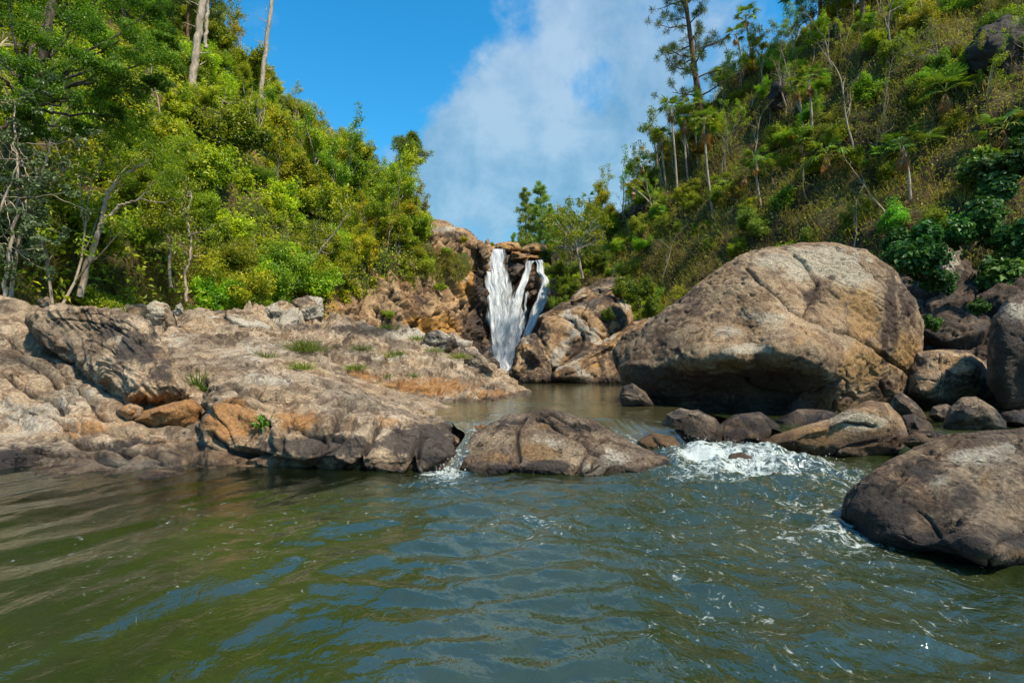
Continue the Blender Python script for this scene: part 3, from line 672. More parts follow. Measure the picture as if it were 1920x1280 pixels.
for lb, ol, Y, tf, at, sd in (
        ('flat tan caprock at the left of the waterfall crest', [(925, 468), (930, 458), (955, 455), (972, 459), (975, 467), (950, 471)], 54, 1.2, 0.0, 111),
        ('thick tan caprock overhanging at the right of the waterfall crest', [(972, 470), (985, 459), (1005, 456), (1024, 462), (1026, 473), (1015, 478), (990, 477)], 53.5, 1.3, 0.0, 112),
        ('brown block splitting the waterfall at its top', [(955, 488), (958, 470), (985, 472), (1010, 478), (1020, 486), (990, 491), (965, 492)], 53, 1.2, 0.3, 113),
        ('rounded brown rock between the left and middle strands of the falls', [(948, 528), (952, 505), (970, 494), (984, 500), (978, 518), (962, 532)], 51.2, 1.0, 0.6, 114),
        ('round golden-brown rock between the two right strands of the falls', [(986, 545), (990, 522), (1006, 514), (1018, 526), (1016, 542), (1000, 548)], 50.6, .9, 0.5, 115),
        ('flat grey rock low between the right strands of the falls', [(984, 566), (992, 548), (1012, 542), (1016, 552), (1000, 566)], 50, .8, 0.6, 116),
        ('dark knob beside the upper middle strand of the falls', [(962, 560), (966, 540), (978, 534), (984, 548), (976, 562)], 50.6, .8, 0.8, 117)):
    boulder('fall_rock', lb, ol, Y, tf, 1.5, M_CLIFF if at < .2 else M_WETROCK, 6, seed=sd, attr=(lambda a: lambda V, N: rock_attrs(V, a * .6, .5 if a < .5 else .25, .3 if a < .2 else 0, a))(at), amp=1.0, fr=0.5, cat='rock')

# cliff left of the waterfall
cpx = [480, 560, 640, 720, 790, 850, 888, 905, 925]
cb = [24, 26, 29, 32.5, 36, 40, 43, 45.5, 49]
ctop = [540, 505, 470, 440, 420, 430, 448, 466, 466]
rows = [0.0, 0.2, 0.4, 0.6, 0.8, 1.0]
ctrl = np.array([[P(px, 735 + (ct - 735) * f, b + (6.0 if px < 900 else 3.0) * f ** 1.5) for px, b, ct in zip(cpx, cb, ctop)] for f in rows]
                + [[P(px, ct - 2, b + 14) for px, b, ct in zip(cpx, cb, ctop)]])


def disp_cliff(V, N):
    lean = np.array([[0.92, 0.1, 0.38], [0.0, 1.0, 0.0], [-0.38, 0.0, 0.92]])
    q = V @ lean.T * np.array([0.62, 0.4, 0.24]) + fbm(V * 0.35, 3, 2)[:, None] * 0.16
    f1, f2, cid = worley(q, 9)
    g1, g2, gid = worley(q * 2.3 + 5, 11)
    fade = sstep(proj(V)[:, 1], 430, 480)
    d = (cid - 0.5) * 1.3 + (gid - 0.5) * 0.45 - 0.35 * np.exp(-((f2 - f1) / 0.06) ** 2)
    V = V + N * (d * fade)[:, None]
    return rough_rock(V, N, 2.2, 29, 0.7, (0.8, 0.0, 0.5), 0.5)


def attr_cliff(V, N):
    q = proj(V)
    dark = spot(V, (900, 560, 14, 110, 1.0), (885, 640, 26, 70, .9), (730, 560, 60, 40, .4), (850, 600, 40, 40, .4), (640, 560, 60, 40, .35), (850, 440, 40, 12, .6), (790, 570, 20, 40, .6))
    och = spot(V, (870, 520, 30, 60, .7), (700, 500, 90, 50, .5), (830, 620, 40, 40, .9), (880, 660, 12, 30, .9), (620, 570, 60, 50, .5), (780, 610, 30, 20, 1.))
    pale = spot(V, (865, 500, 20, 30, .8), (830, 430, 40, 8, .7))
    return {'stain_shade': np.stack([dark, och, pale], 1), 'wet': spot(V, (905, 580, 16, 120, 1.0), (900, 670, 30, 40, .8))}


_, CLV, CLN = sheet('cliff_face', ctrl, 190, 330, M_CLIFF, disp_cliff, attr_cliff, None, None, 'structure')

# rock bed behind the falling water and the plateau above it
fpx = [885, 905, 930, 960, 990, 1020, 1045, 1080, 1130]
fr_ = [(760, 38.0), (700, 46.5), (650, 48.0), (600, 49.0), (550, 50.2), (505, 51.6), (472, 53.0), (466, 56.0)]
ctrl = np.array([[P(px, py, Y - 5 * sstep(px, 1010, 1130) * (1 if py < 740 else 0) + 0.9 * math.sin(px * 0.11 + py * 0.03)) for px in fpx] for py, Y in fr_])


def disp_bed(V, N):
    f1, f2, cid = worley(V * np.array([0.6, 0.5, 0.45]), 15)
    return rough_rock(V + N * ((cid - .8) * 0.9)[:, None], N, 1.2, 37, .6, (0.2, 0, 1), 0.5)


sheet('fall_bed', ctrl, 150, 130, M_WETROCK, disp_bed, lambda V, N: rock_attrs(V, .35, .25, 0, .9), None, None, 'structure')
# ------------------------------------------------------------------ hillsides
def soil_material(name, cols):
    m = bpy.data.materials.new(name); m.use_nodes = True
    t = NT(m.node_tree)
    pos = t.n('ShaderNodeNewGeometry').outputs['Position']
    n1 = t.noise(pos, 0.45, 9, 0.65, 0.4)
    c = t.ramp(n1, [(0.32, cols[0]), (0.47, cols[1]), (0.58, cols[2]), (0.70, cols[3])])
    c = t.mix(0.6, c, t.ramp(t.noise(pos, 7, 6, 0.7), [(0.35, (0.35, 0.33, 0.3)), (0.6, (1.15, 1.1, 1.0))]), 'MULTIPLY')
    bp = t.n('ShaderNodeBump', {'Strength': 1.0, 'Distance': 0.25, 'Height': t.noise(pos, 3.0, 8, 0.7)})
    pb = t.n('ShaderNodeBsdfPrincipled', {'Base Color': c, 'Roughness': 0.95, 'Normal': bp.outputs[0], 'Specular IOR Level': 0.1})
    t.n('ShaderNodeOutputMaterial', {'Surface': pb.outputs[0]})
    return m


M_SOIL_L = soil_material('green_slope_soil', [(0.035, 0.045, 0.015), (0.07, 0.085, 0.02), (0.13, 0.10, 0.045), (0.19, 0.125, 0.06)])
M_SOIL_R = soil_material('dry_slope_soil', [(0.03, 0.022, 0.016), (0.075, 0.055, 0.035), (0.11, 0.095, 0.04), (0.17, 0.12, 0.075)])


def hill(name, px, foot, top, nr, nc, mat, seed, bulge, back):
    rows = []
    ft = [P(x, y, Y) for x, (y, Y) in zip(px, foot)]; tp = [P(x, y, Y) for x, (y, Y) in zip(px, top)]
    below = [f + np.array([0, -0.3, -3.0]) for f in ft]
    rows.append(below)
    for f in (0, .17, .34, .5, .67, .84, 1.0):
        rows.append([a + (b - a) * f + np.array([0, 0, bulge * math.sin(math.pi * f)]) for a, b in zip(ft, tp)])
    rows.append([b + np.array([back[0] * .4, back[1] * .4, back[2] * .3]) for b in tp])
    rows.append([b + np.array(back) for b in tp])
    G = loft(np.array(rows), nr, nc); N = grid_normals(G).reshape(-1, 3); V = G.reshape(-1, 3)
    am = fbm(V * 0.16, seed, 3) * 1.0 + fbm(V * 0.6, seed + 5, 4) * 0.4
    V = V + N * am[:, None]
    o = link(name, mesh(name, V, grid_faces(nr, nc), mat, True))
    tag(o, kind='structure')
    return V.reshape(nr, nc, 3), N.reshape(nr, nc, 3)


HL, HLN = hill('hillside_left', [-500, -200, 0, 200, 400, 560, 700, 800, 868],
               [(560, 8.5), (560, 11), (560, 13.5), (578, 16.5), (592, 21), (520, 29), (478, 36), (470, 41), (495, 46)],
               [(-330, 26), (-240, 30), (-160, 34), (-60, 39), (95, 45), (250, 48), (355, 50), (452, 51), (485, 53)], 90, 150, M_SOIL_L, 61, 1.2, (-18, 22, 2))
HR, HRN = hill('hillside_right', [1035, 1100, 1180, 1300, 1450, 1600, 1750, 1920, 2150, 2400],
               [(560, 46), (590, 42), (640, 37), (690, 31), (705, 26.5), (712, 22.5), (690, 19), (680, 17), (690, 15), (690, 14)],
               [(462, 58), (448, 57), (390, 55), (228, 51), (105, 47), (15, 43), (-60, 40), (-90, 36), (-110, 32), (-100, 30)], 100, 150, M_SOIL_R, 67, 0.8, (18, 24, 1))

# flat river terrace above the falls
xs = np.linspace(-30, 60, 40); ys = np.linspace(53.5, 140, 40)
G = np.stack(np.meshgrid(xs, ys), -1)
G = np.concatenate([G, (11.6 + 0.02 * (G[..., 1:] - 53) + 2.5 * sstep(np.abs(G[..., :1] - 2), 3, 16) * sstep(G[..., 1:], 56, 70))], -1)
tag(link('terrace', mesh('terrace', G, grid_faces(40, 40), M_SOIL_R)), kind='structure')
# dark stony bank behind the right-hand boulders
ctrl = np.array([[P(px, py + dy, Y + dY) for px, dy, dY in ((1690, 40, 1.5), (1740, 10, 0.6), (1800, 0, 0), (1860, -8, -.3), (1930, -15, -.8), (2080, -20, -1.5), (2300, -20, -2.5))]
                 for py, Y in ((770, 14.0), (700, 15.8), (660, 16.2), (620, 16.7), (580, 17.4), (540, 18.6), (500, 20.0))])


def disp_bank(V, N):
    f1, f2, cid = worley(V * np.array([1.0, .8, 1.3]) + fbm(V, 2, 2)[:, None] * .2, 21)
    return rough_rock(V + N * ((cid - .5) * .7 - .2 * np.exp(-((f2 - f1) / .08) ** 2))[:, None], N, 1.6, 43)


sheet('rocky_bank', ctrl, 150, 150, M_BANK, disp_bank, lambda V, N: rock_attrs(V, .45, .1, .3, .2), None, None, 'structure')
# stony river bed under all the water
xs = np.linspace(-14, 22, 120); ys = np.linspace(-6, 52, 160)
G = np.stack(np.meshgrid(xs, ys), -1)
z = -1.1 + 0.55 * sstep(G[..., 1], 6.5, 9.5) + 0.18 * perlin(np.concatenate([G * 0.5, G[..., :1] * 0], -1), 3)
tag(link('river_bed', mesh('river_bed', np.concatenate([G, z[..., None]], -1), grid_faces(160, 120), M_DARKROCK, True, rock_attrs(np.zeros((120 * 160, 3)), 0, .6, 0, 1.0))), kind='structure')
# ground sheet that reaches the horizon below everything
xs = np.linspace(-1500, 1500, 30); G = np.stack(np.meshgrid(xs, xs), -1)
tag(link('ground', mesh('ground', np.concatenate([G, 0 * G[..., :1] - 3.2], -1), grid_faces(30, 30), M_SOIL_R)), kind='structure')


# ------------------------------------------------------------------ water
def water_material(name, murk, foam_col=(0.48, 0.54, 0.53), tint=(0.42, 0.30, 0.12), bumpd=0.012, rough=0.03):
    m = bpy.data.materials.new(name); m.use_nodes = True
    t = NT(m.node_tree)
    pos = t.n('ShaderNodeNewGeometry').outputs['Position']
    at = lambda a: t.n('ShaderNodeAttribute', attribute_name=a).outputs['Fac']
    foam, shal, chop = at('foam'), at('shallow'), at('chop')
    p2 = t.scale(pos, (1.0, 0.75, 1.0))
    h = t.math('ADD', t.noise(p2, 7, 4, 0.55, 0.8), t.math('MULTIPLY', t.noise(p2, 22, 3, 0.55, 0.6), 0.35))
    bp = t.n('ShaderNodeBump', {'Strength': t.math('MULTIPLY_ADD', chop, 0.85, 0.10), 'Distance': bumpd * 4, 'Height': h})
    fr = t.n('ShaderNodeFresnel', {'IOR': 2.1, 'Normal': bp.outputs[0]})
    murkn = t.noise(pos, 0.8, 4, 0.5, 0.6)
    body_c = t.mix(t.ss(murkn, 0.35, 0.65), murk[0], murk[1])
    dif = t.n('ShaderNodeBsdfDiffuse', {'Color': body_c})
    trn = t.n('ShaderNodeBsdfTransparent', {'Color': (*tint, 1)})
    body = t.n('ShaderNodeMixShader', {0: shal, 1: dif.outputs[0], 2: trn.outputs[0]})
    gl = t.n('ShaderNodeBsdfGlossy', {'Color': (0.88, 0.96, 0.93, 1), 'Roughness': rough, 'Normal': bp.outputs[0]})
    wat = t.n('ShaderNodeMixShader', {0: fr.outputs[0], 1: body.outputs[0], 2: gl.outputs[0]})
    # foam: torn lace of bubbles, as thick as the flow makes it
    f1 = t.noise(t.scale(pos, (1.25, 0.95, 1.0)), 6.5, 9, 0.72, 1.6)
    f2 = t.noise(pos, 38, 4, 0.7, 0.4)
    fm = t.math('ADD', t.math('MULTIPLY', f1, 0.75), t.math('MULTIPLY', f2, 0.25))
    fm = t.ss(t.math('ADD', fm, t.math('MULTIPLY', foam, 0.22)), 0.60, 0.73)
    fc = t.n('ShaderNodeBsdfDiffuse', {'Color': (*foam_col, 1), 'Normal': t.n('ShaderNodeBump', {'Strength': 0.7, 'Distance': 0.05, 'Height': f2}).outputs[0]})
    al = t.math('MULTIPLY', fm, t.ss(foam, 0.01, 0.12))
    tot = t.n('ShaderNodeMixShader', {0: t.math('MULTIPLY', al, 0.92), 1: wat.outputs[0], 2: fc.outputs[0]})
    t.n('ShaderNodeOutputMaterial', {'Surface': tot.outputs[0]})
    return m


M_POOL = water_material('pool_water', ((0.017, 0.026, 0.007), (0.027, 0.034, 0.012)))
M_UPPER = water_material('upper_water', ((0.055, 0.050, 0.022), (0.075, 0.065, 0.03)), bumpd=0.008)


def blob(x, y, cx, cy, rx, ry, a=1.0, rot=0.0):
    c, s = math.cos(rot), math.sin(rot); dx, dy = x - cx, y - cy
    return a * np.exp(-((dx * c + dy * s) / rx) ** 2 - ((-dx * s + dy * c) / ry) ** 2)


# lower pool: rows get closer together towards the viewer
nr, nc = 430, 640
yy = 1.0 / np.linspace(1 / 1.15, 1 / 8.7, nr)
uu = np.linspace(-1.06, 1.12, nc)
Yg = np.repeat(yy[:, None], nc, 1); Xg = uu[None] * (yy[:, None] + 0.3)
foam = (blob(Xg, Yg, 2.75, 7.5, 0.75, 0.6, .66) + blob(Xg, Yg, 3.4, 6.9, 0.9, 0.5, 0.52) + blob(Xg, Yg, 2.1, 6.3, .5, .4, .3) + blob(Xg, Yg, 2.6, 6.5, 0.7, 0.45, 0.48) + blob(Xg, Yg, 3.6, 5.9, 0.8, 0.7, 0.46) + blob(Xg, Yg, 2.3, 7.1, .35, .3, .7)
        + blob(Xg, Yg, 2.55, 4.7, 0.35, 0.6, 0.36) + blob(Xg, Yg, 2.4, 4.05, 0.5, 0.25, 0.36) + blob(Xg, Yg, 1.9, 5.2, 1.0, 1.2, 0.21) + blob(Xg, Yg, 2.2, 3.6, 1.0, 0.9, 0.17) + blob(Xg, Yg, 1.0, 3.0, 0.4, 1.2, 0.20)
        + blob(Xg, Yg, 1.7, 2.5, 0.9, 0.8, 0.12) + blob(Xg, Yg, -0.78, 6.45, 0.28, 0.35, 0.85) + blob(Xg, Yg, -0.7, 5.9, 0.5, 0.4, 0.3) + blob(Xg, Yg, -2.0, 4.2, 1.6, 1.6, 0.155) + blob(Xg, Yg, 0.2, 4.4, 0.35, 0.6, 0.27))
churn = np.clip(blob(Xg, Yg, 2.8, 7.2, 1.1, 0.9) + blob(Xg, Yg, 3.2, 6.1, 1.1, .9, .55) + blob(Xg, Yg, 2.2, 5.4, 1.1, 1.2, .35) + blob(Xg, Yg, -0.78, 6.5, .3, .35, .5), 0, 1)
chop = np.clip(0.05 + blob(Xg, Yg, 2.6, 4.5, 2.0, 4.0, .9) + blob(Xg, Yg, -.5, 5.6, 1.0, 1.2, .35), 0, 1)
P3 = np.stack([Xg, Yg, 0 * Xg], -1)
wv = fbm(P3 * 0.7, 81, 2) * 0.5
rot = lambda ang, sx, sy: np.stack([(Xg * math.cos(ang) + Yg * math.sin(ang)) * sx + wv, (-Xg * math.sin(ang) + Yg * math.cos(ang)) * sy + wv, 0 * Xg], -1)
calm = 0.020 * perlin(rot(-0.35, 2.6, 0.75), 83) + 0.009 * perlin(rot(-0.2, 5.2, 1.7), 84) + 0.010 * perlin(rot(0.5, 1.7, 1.7), 88)
mid = 0.018 * perlin(rot(0.12, 1.9, 3.6), 85) + 0.007 * perlin(rot(-0.35, 4.2, 8.0), 86) + 0.0016 * perlin(rot(.3, 9, 17), 89)
cmid = np.clip(blob(Xg, Yg, 0.6, 4.0, 1.6, 4.0) + chop, 0, 1)
white = fbm(np.stack([Xg * 1.6 + wv, Yg * 2.4, wv], -1), 90, 5, 0.5) * 0.12 + 0.05
Zg = calm + mid * cmid * 1.7 + mid * chop * 1.0 + churn * white * 1.25
Zg += 0.16 * blob(Xg, Yg, 2.75, 7.55, .75, .5) + 0.06 * blob(Xg, Yg, 3.0, 6.6, 0.9, 0.35)
sh = sstep(Xg, -1.2, -3.2) * sstep(Yg, 3.6, 5.6) + 0.65 * blob(Xg, Yg, 3.3, 3.2, .5, .3) + .5 * sstep(Yg, 5.3, 6.3) * sstep(Xg, 2.2, 1.0)
sh = np.clip(sh + 0.25 * perlin(P3 * 1.3, 87) * (sh > .05), 0, 0.85) * (1 - chop * .6)
V = np.stack([Xg, Yg, Zg], -1).reshape(-1, 3)
o = link('lower_pool_water', mesh('lower_pool_water', V, grid_faces(nr, nc), M_POOL, True, {'foam': foam.ravel(), 'shallow': sh.ravel(), 'chop': chop.ravel()}))
tag(o, kind='structure')
# the pool goes on behind and beside the viewer
for nm, x0, x1, y0, y1 in (('near_pool_water', -14, 14, -30, 1.15),):
    G = np.stack(np.meshgrid(np.linspace(x0, x1, 20), np.linspace(y0, y1, 20)), -1)
    z0 = np.zeros(400)
    tag(link(nm, mesh(nm, np.concatenate([G, 0 * G[..., :1] - 0.004], -1), grid_faces(20, 20), M_POOL, True, {'foam': z0, 'shallow': z0, 'chop': z0 + .2})), kind='structure')

# upper pool
nr, nc = 220, 200
tt = np.linspace(0, 1, nr) ** 1.8
px = np.linspace(800, 1330, nc)
yf = np.interp(px, [800, 860, 890, 940, 1000, 1080, 1130, 1200, 1260, 1330], [8.9, 8.65, 8.5, 8.7, 9.0, 9.6, 9.3, 9.0, 8.6, 8.6])
Yg = yf[None] + (44 - yf[None]) * tt[:, None]
Xg = (px[None] - 960) / FPX * (yf[None] + (26 - yf[None]) * tt[:, None])
foam = 0.6 * blob(Xg, Yg, -.2, 39, 1.3, 3.5) + 0.22 * blob(Xg, Yg, .3, 13, 1.4, .5)
chop = np.clip(.12 + .6 * blob(Xg, Yg, 1.7, 9.4, .8, .9) + .5 * blob(Xg, Yg, -.8, 9.0, .6, .6) + .55 * blob(Xg, Yg, 0.6, 13.5, 2.5, .8), 0, 1)
q = np.stack([Xg * 2.2, Yg * 2.2, 0 * Xg], -1)
Zg = UP + .006 * fbm(q, 91, 3) + .004 * chop * perlin(q * 2.5, 92)
Zg -= 0.05 * sstep(Yg - yf[None], .5, 0.0)
V = np.stack([Xg, Yg, Zg], -1).reshape(-1, 3)
tag(link('upper_pool_water', mesh('upper_pool_water', V, grid_faces(nr, nc), M_UPPER, True, {'foam': foam.ravel(), 'shallow': 0 * foam.ravel(), 'chop': chop.ravel()})), kind='structure')
# side channel behind the foreground boulder
G = np.stack(np.meshgrid(np.linspace(4.2, 14, 90), np.linspace(8.2, 16, 80)), -1)
zz = SIDE + .012 * fbm(np.concatenate([G * 2.0, G[..., :1] * 0], -1), 93, 3)
zz -= 0.24 * sstep(G[..., 1], 9.0, 8.25)
V = np.concatenate([G, zz[..., None]], -1).reshape(-1, 3)
fo = .3 * blob(G[..., 0], G[..., 1], 7.0, 9.6, .5, .3).ravel()
tag(link('side_channel_water', mesh('side_channel_water', V, grid_faces(80, 90), M_POOL, True, {'foam': fo, 'shallow': 0 * fo, 'chop': 0 * fo + .5})), kind='structure')


# flowing sheets: chute, trickle
def flow_sheet(name, rows, nr, nc, mat, foamf, chopf, amp, seed):
    ctrl = np.array([[PZ(px, py, z) for px, py, z in r] for r in rows])
    G = loft(ctrl, nr, nc); N = grid_normals(G)
    u = np.linspace(0, 1, nc)[None] * np.ones((nr, 1)); v = np.linspace(0, 1, nr)[:, None] * np.ones((1, nc))
    L = np.stack([u * 9 + 0.4 * perlin(np.stack([u * 3, v * 3, 0 * u], -1), seed), v * 2.0, 0 * u + seed], -1)
    h = amp * fbm(L, seed, 3, .55)
    h += amp * 1.2 * perlin(L * 3, seed + 3) * sstep(v, .7, 1.0)
    V = (G + N * h[..., None]).reshape(-1, 3)
    V[:, 2] -= 0.0
    tag(link(name, mesh(name, V, grid_faces(nr, nc)[:, ::-1], mat, True, {'foam': foamf(u, v).ravel(), 'shallow': (0.55 * sstep(u, .45, .95)).ravel(), 'chop': (0 * u + chopf).ravel()})), kind='structure')


flow_sheet('cascade_water', [[(1050, 778, .345), (1130, 776, .345), (1200, 776, .345), (1262, 780, .345)], [(1100, 790, .335), (1150, 788, .335), (1205, 792, .335), (1262, 800, .33)],
                             [(1128, 806, .29), (1175, 806, .27), (1225, 812, .25), (1275, 818, .24)], [(1160, 830, .16), (1205, 832, .13), (1250, 838, .11), (1300, 840, .12)],
                             [(1195, 852, .05), (1235, 856, .03), (1285, 860, .03), (1335, 858, .05)], [(1225, 872, -.05), (1265, 876, -.05), (1310, 876, -.05), (1360, 872, -.05)]],
           130, 90, M_UPPER, lambda u, v: 0.9 * sstep(v, .50, .95) * (1 - .4 * u) + .15 * sstep(v, .25, .5) + .2 * (u < .3) * sstep(v, .3, .6), .5, .022, 121)
flow_sheet('trickle_water', [[(846, 788, .345), (885, 788, .345), (928, 790, .345)], [(856, 802, .33), (888, 802, .33), (917, 804, .33)], [(872, 815, .29), (886, 816, .29), (902, 817, .29)], [(858, 838, .2), (871, 839, .2), (886, 840, .2)],
                             [(843, 862, .1), (857, 862, .1), (870, 862, .1)], [(826, 884, 0.02), (842, 886, 0.02), (860, 884, 0.02)], [(815, 898, -.04), (840, 900, -.04), (865, 898, -.04)]],
           90, 40, M_UPPER, lambda u, v: .42 + .4 * sstep(v, .6, 1), .6, .018, 131)

# spray thrown up by the cascade
M_SPRAY = bpy.data.materials.new('spray'); M_SPRAY.use_nodes = True
t = NT(M_SPRAY.node_tree)
t.n('ShaderNodeOutputMaterial', {'Surface': t.n('ShaderNodeBsdfPrincipled', {'Base Color': (.85, .88, .88), 'Roughness': .4}).outputs[0]})


def droplets(name, spots, seed):
    r = rs(seed); U, F = ico(1); Vs, Fs = [], []; k = 0
    for (cx, cy, z0, rx, ry, hz, n, s0, s1) in spots:
        for _ in range(n):
            c = np.array([cx + r.normal() * rx, cy + r.normal() * ry, z0 + abs(r.normal()) * hz]); s = s0 + (s1 - s0) * r.rand() ** 3
            Vs.append(c + U * s * np.array([1, 1, 1 + r.rand()])); Fs.append(F + k); k += len(U)
    tag(link(name, mesh(name, np.concatenate(Vs), np.concatenate(Fs), M_SPRAY)), 'white water drops splashing off the cascade', 'spray', None, 'stuff')


droplets('spray', [(2.75, 7.6, .12, .45, .3, .05, 150, .002, .006), (3.3, 6.9, .05, .5, .25, .03, 70, .002, .006), (2.55, 7.9, .1, .10, .1, .10, 40, .002, .005), (-.78, 6.6, .02, .12, .1, .05, 50, .002, .006)], 5)

# ------------------------------------------------------------------ the waterfall
M_FALL = bpy.data.materials.new('falling_water'); M_FALL.use_nodes = True
t = NT(M_FALL.node_tree)
uv = t.n('ShaderNodeAttribute', attribute_name='flow').outputs['Vector']
dens = t.n('ShaderNodeAttribute', attribute_name='dens').outputs['Fac']
s1 = t.noise(t.scale(uv, (3.2, .35, 1)), 1.0, 7, .66, .5)
s2 = t.noise(t.scale(uv, (8, .75, 1)), 1.0, 6, .72, .5)
sm = t.math('ADD', t.math('MULTIPLY', s1, .62), t.math('MULTIPLY', s2, .38))
al = t.ss(t.math('ADD', sm, t.math('MULTIPLY', dens, .50)), .58, .95)
wc = t.mix(t.ss(s2, .38, .62), (.36, .41, .46), (.80, .83, .85))
dif = t.n('ShaderNodeBsdfDiffuse', {'Color': wc, 'Normal': t.n('ShaderNodeBump', {'Strength': .6, 'Distance': .2, 'Height': sm}).outputs[0]})
tl = t.n('ShaderNodeBsdfTranslucent', {'Color': wc})
wsh = t.n('ShaderNodeMixShader', {0: .3, 1: dif.outputs[0], 2: tl.outputs[0]})
t.n('ShaderNodeOutputMaterial', {'Surface': t.n('ShaderNodeMixShader', {0: al, 1: t.n('ShaderNodeBsdfTransparent').outputs[0], 2: wsh.outputs[0]}).outputs[0]})

fall = link('waterfall', None, None, P(945, 695, 46.0))
tag(fall, 'tall white waterfall dropping in several strands between the hills', 'waterfall')
FY = lambda py: np.interp(py, [460, 505, 550, 600, 650, 700, 720], [52.6, 50.9, 49.2, 48.0, 47.0, 45.2, 42.0])
for k, (nm, L, R, dn, off) in enumerate((
        ('main_strand', [(899, 466), (901, 500), (903, 540), (907, 580), (911, 620), (916, 655), (924, 690), (930, 698)], [(956, 467), (953, 500), (950, 530), (948, 560), (956, 600), (966, 640), (962, 680), (950, 698)], 1.0, .5),
        ('main_strand', [(902, 467), (905, 500), (908, 540), (912, 580), (917, 620), (920, 655), (926, 690), (932, 700)], [(948, 468), (944, 500), (938, 530), (940, 560), (945, 600), (952, 640), (950, 680), (944, 700)], .95, .9),
        ('middle_strand', [(984, 489), (978, 510), (966, 545), (958, 580), (950, 615), (944, 650), (940, 690)], [(1006, 489), (997, 510), (986, 545), (978, 580), (972, 615), (964, 650), (954, 690)], .92, .6),
        ('middle_strand', [(950, 535), (944, 560), (940, 590), (940, 620), (938, 660), (936, 690)], [(966, 520), (960, 555), (958, 590), (958, 620), (956, 660), (950, 690)], .62, .7),
        ('right_strand', [(1000, 488), (1004, 505), (1010, 520), (1006, 545), (996, 570), (986, 600), (975, 630), (960, 660), (948, 690)], [(1022, 487), (1024, 505), (1031, 525), (1036, 545), (1025, 570), (1011, 600), (997, 630), (981, 660), (964, 690)], .95, .6),
        ('thin_strand', [(986, 545), (980, 575), (972, 610), (962, 650), (952, 685)], [(992, 545), (988, 575), (982, 610), (978, 650), (966, 685)], .7, .75),
        ('veil', [(903, 480), (906, 540), (910, 600), (915, 650), (920, 692)], [(962, 500), (975, 540), (992, 580), (985, 630), (970, 692)], .55, .8),
        ('veil', [(930, 560), (925, 600), (920, 640), (918, 670), (918, 695)], [(985, 560), (1000, 590), (990, 630), (978, 660), (970, 695)], .62, 1.1),
        ('foot_water', [(924, 684), (930, 692), (936, 704), (944, 716)], [(968, 684), (966, 692), (966, 704), (975, 716)], .6, .9))):
    nr, nc = 130, 44
    Lp, Rp = cr(np.array(L, float), nr), cr(np.array(R, float), nr)
    jl = perlin(np.stack([np.linspace(0, 9, nr), np.full(nr, k * 3.3), np.zeros(nr)], 1), 150 + k); jr = perlin(np.stack([np.linspace(0, 11, nr), np.full(nr, k * 5.1 + 40), np.zeros(nr)], 1), 160 + k)
    Lp[:, 0] += 5 * jl; Rp[:, 0] += 5 * jr
    u = np.linspace(0, 1, nc)[None, :, None]
    q = Lp[:, None] * (1 - u) + Rp[:, None] * u
    Yg = FY(q[..., 1]) - off - .5
    uu = u[..., 0] * np.ones((nr, 1)); wid = (Rp - Lp)[:, :1] / FPX * 49
    vv = np.cumsum(np.linalg.norm(np.diff(Lp, axis=0, prepend=Lp[:1]), axis=1))[:, None] / FPX * 49 * np.ones((1, nc))
    fl = np.stack([uu * wid + k * 13.0, vv, 0 * uu + k * 3.1], -1)
    Yg = Yg - .35 * fbm(fl * np.array([1.6, .3, 1]), 140 + k, 3) - .3 * np.sin(uu * math.pi)
    V = np.stack([(q[..., 0] - 960) / FPX * Yg, Yg, CAMH + (HZ - q[..., 1]) / FPX * Yg], -1)
    edge = np.minimum(sstep(uu, 0, .32), sstep(uu, 1, .68))
    dens = dn * (0.15 + .85 * edge) - (1 - edge) * .25 - .22 * sstep(vv, 2.0, 0.0)
    o = link(nm, mesh(nm, V - np.array(fall.location), grid_faces(nr, nc)[:, ::-1], M_FALL, True, {'flow': fl.reshape(-1, 3), 'dens': dens.ravel()}), fall)

# spray where the falls land
r = rs(61); U, F = ico(1); Vs, Fs, n_ = [], [], 0
for Lx in ([(915, 690), (940, 696), (966, 692)], [(920, 680), (945, 672), (970, 680)], [(918, 660), (945, 655), (978, 660)]):
    pl = cr(np.array(Lx, float), 90)
    for x, y in pl[r.randint(0, 90, 190)]:
        Yd = float(FY(y)) - 1.4 + r.normal() * .3; s_ = .010 + .016 * r.rand() ** 3
        Vs.append(P(x + r.normal() * 3.2, y + r.normal() * 3, Yd) + U * s_ * np.array([1, 1, 1.8])); Fs.append(F + n_); n_ += len(U)
tag(link('falls_spray', mesh('falls_spray', np.concatenate(Vs), np.concatenate(Fs), M_SPRAY)), 'fine white spray at the foot of the waterfall', 'spray', None, 'stuff')

# fine mist where the falls land
M_MIST = bpy.data.materials.new('mist'); M_MIST.use_nodes = True
t = NT(M_MIST.node_tree)
t.n('ShaderNodeOutputMaterial', {'Volume': t.n('ShaderNodeVolumePrincipled', {'Color': (.95, .97, 1.0), 'Density': .11, 'Anisotropy': .2}).outputs[0]})
U, F = ico(4); c0 = P(948, 668, 44.6)
tag(link('mist', mesh('mist', U * np.array([2.0, 1.0, 1.9]), F, M_MIST), None, c0), 'thin white mist at the foot of the waterfall', 'mist', None, 'stuff')
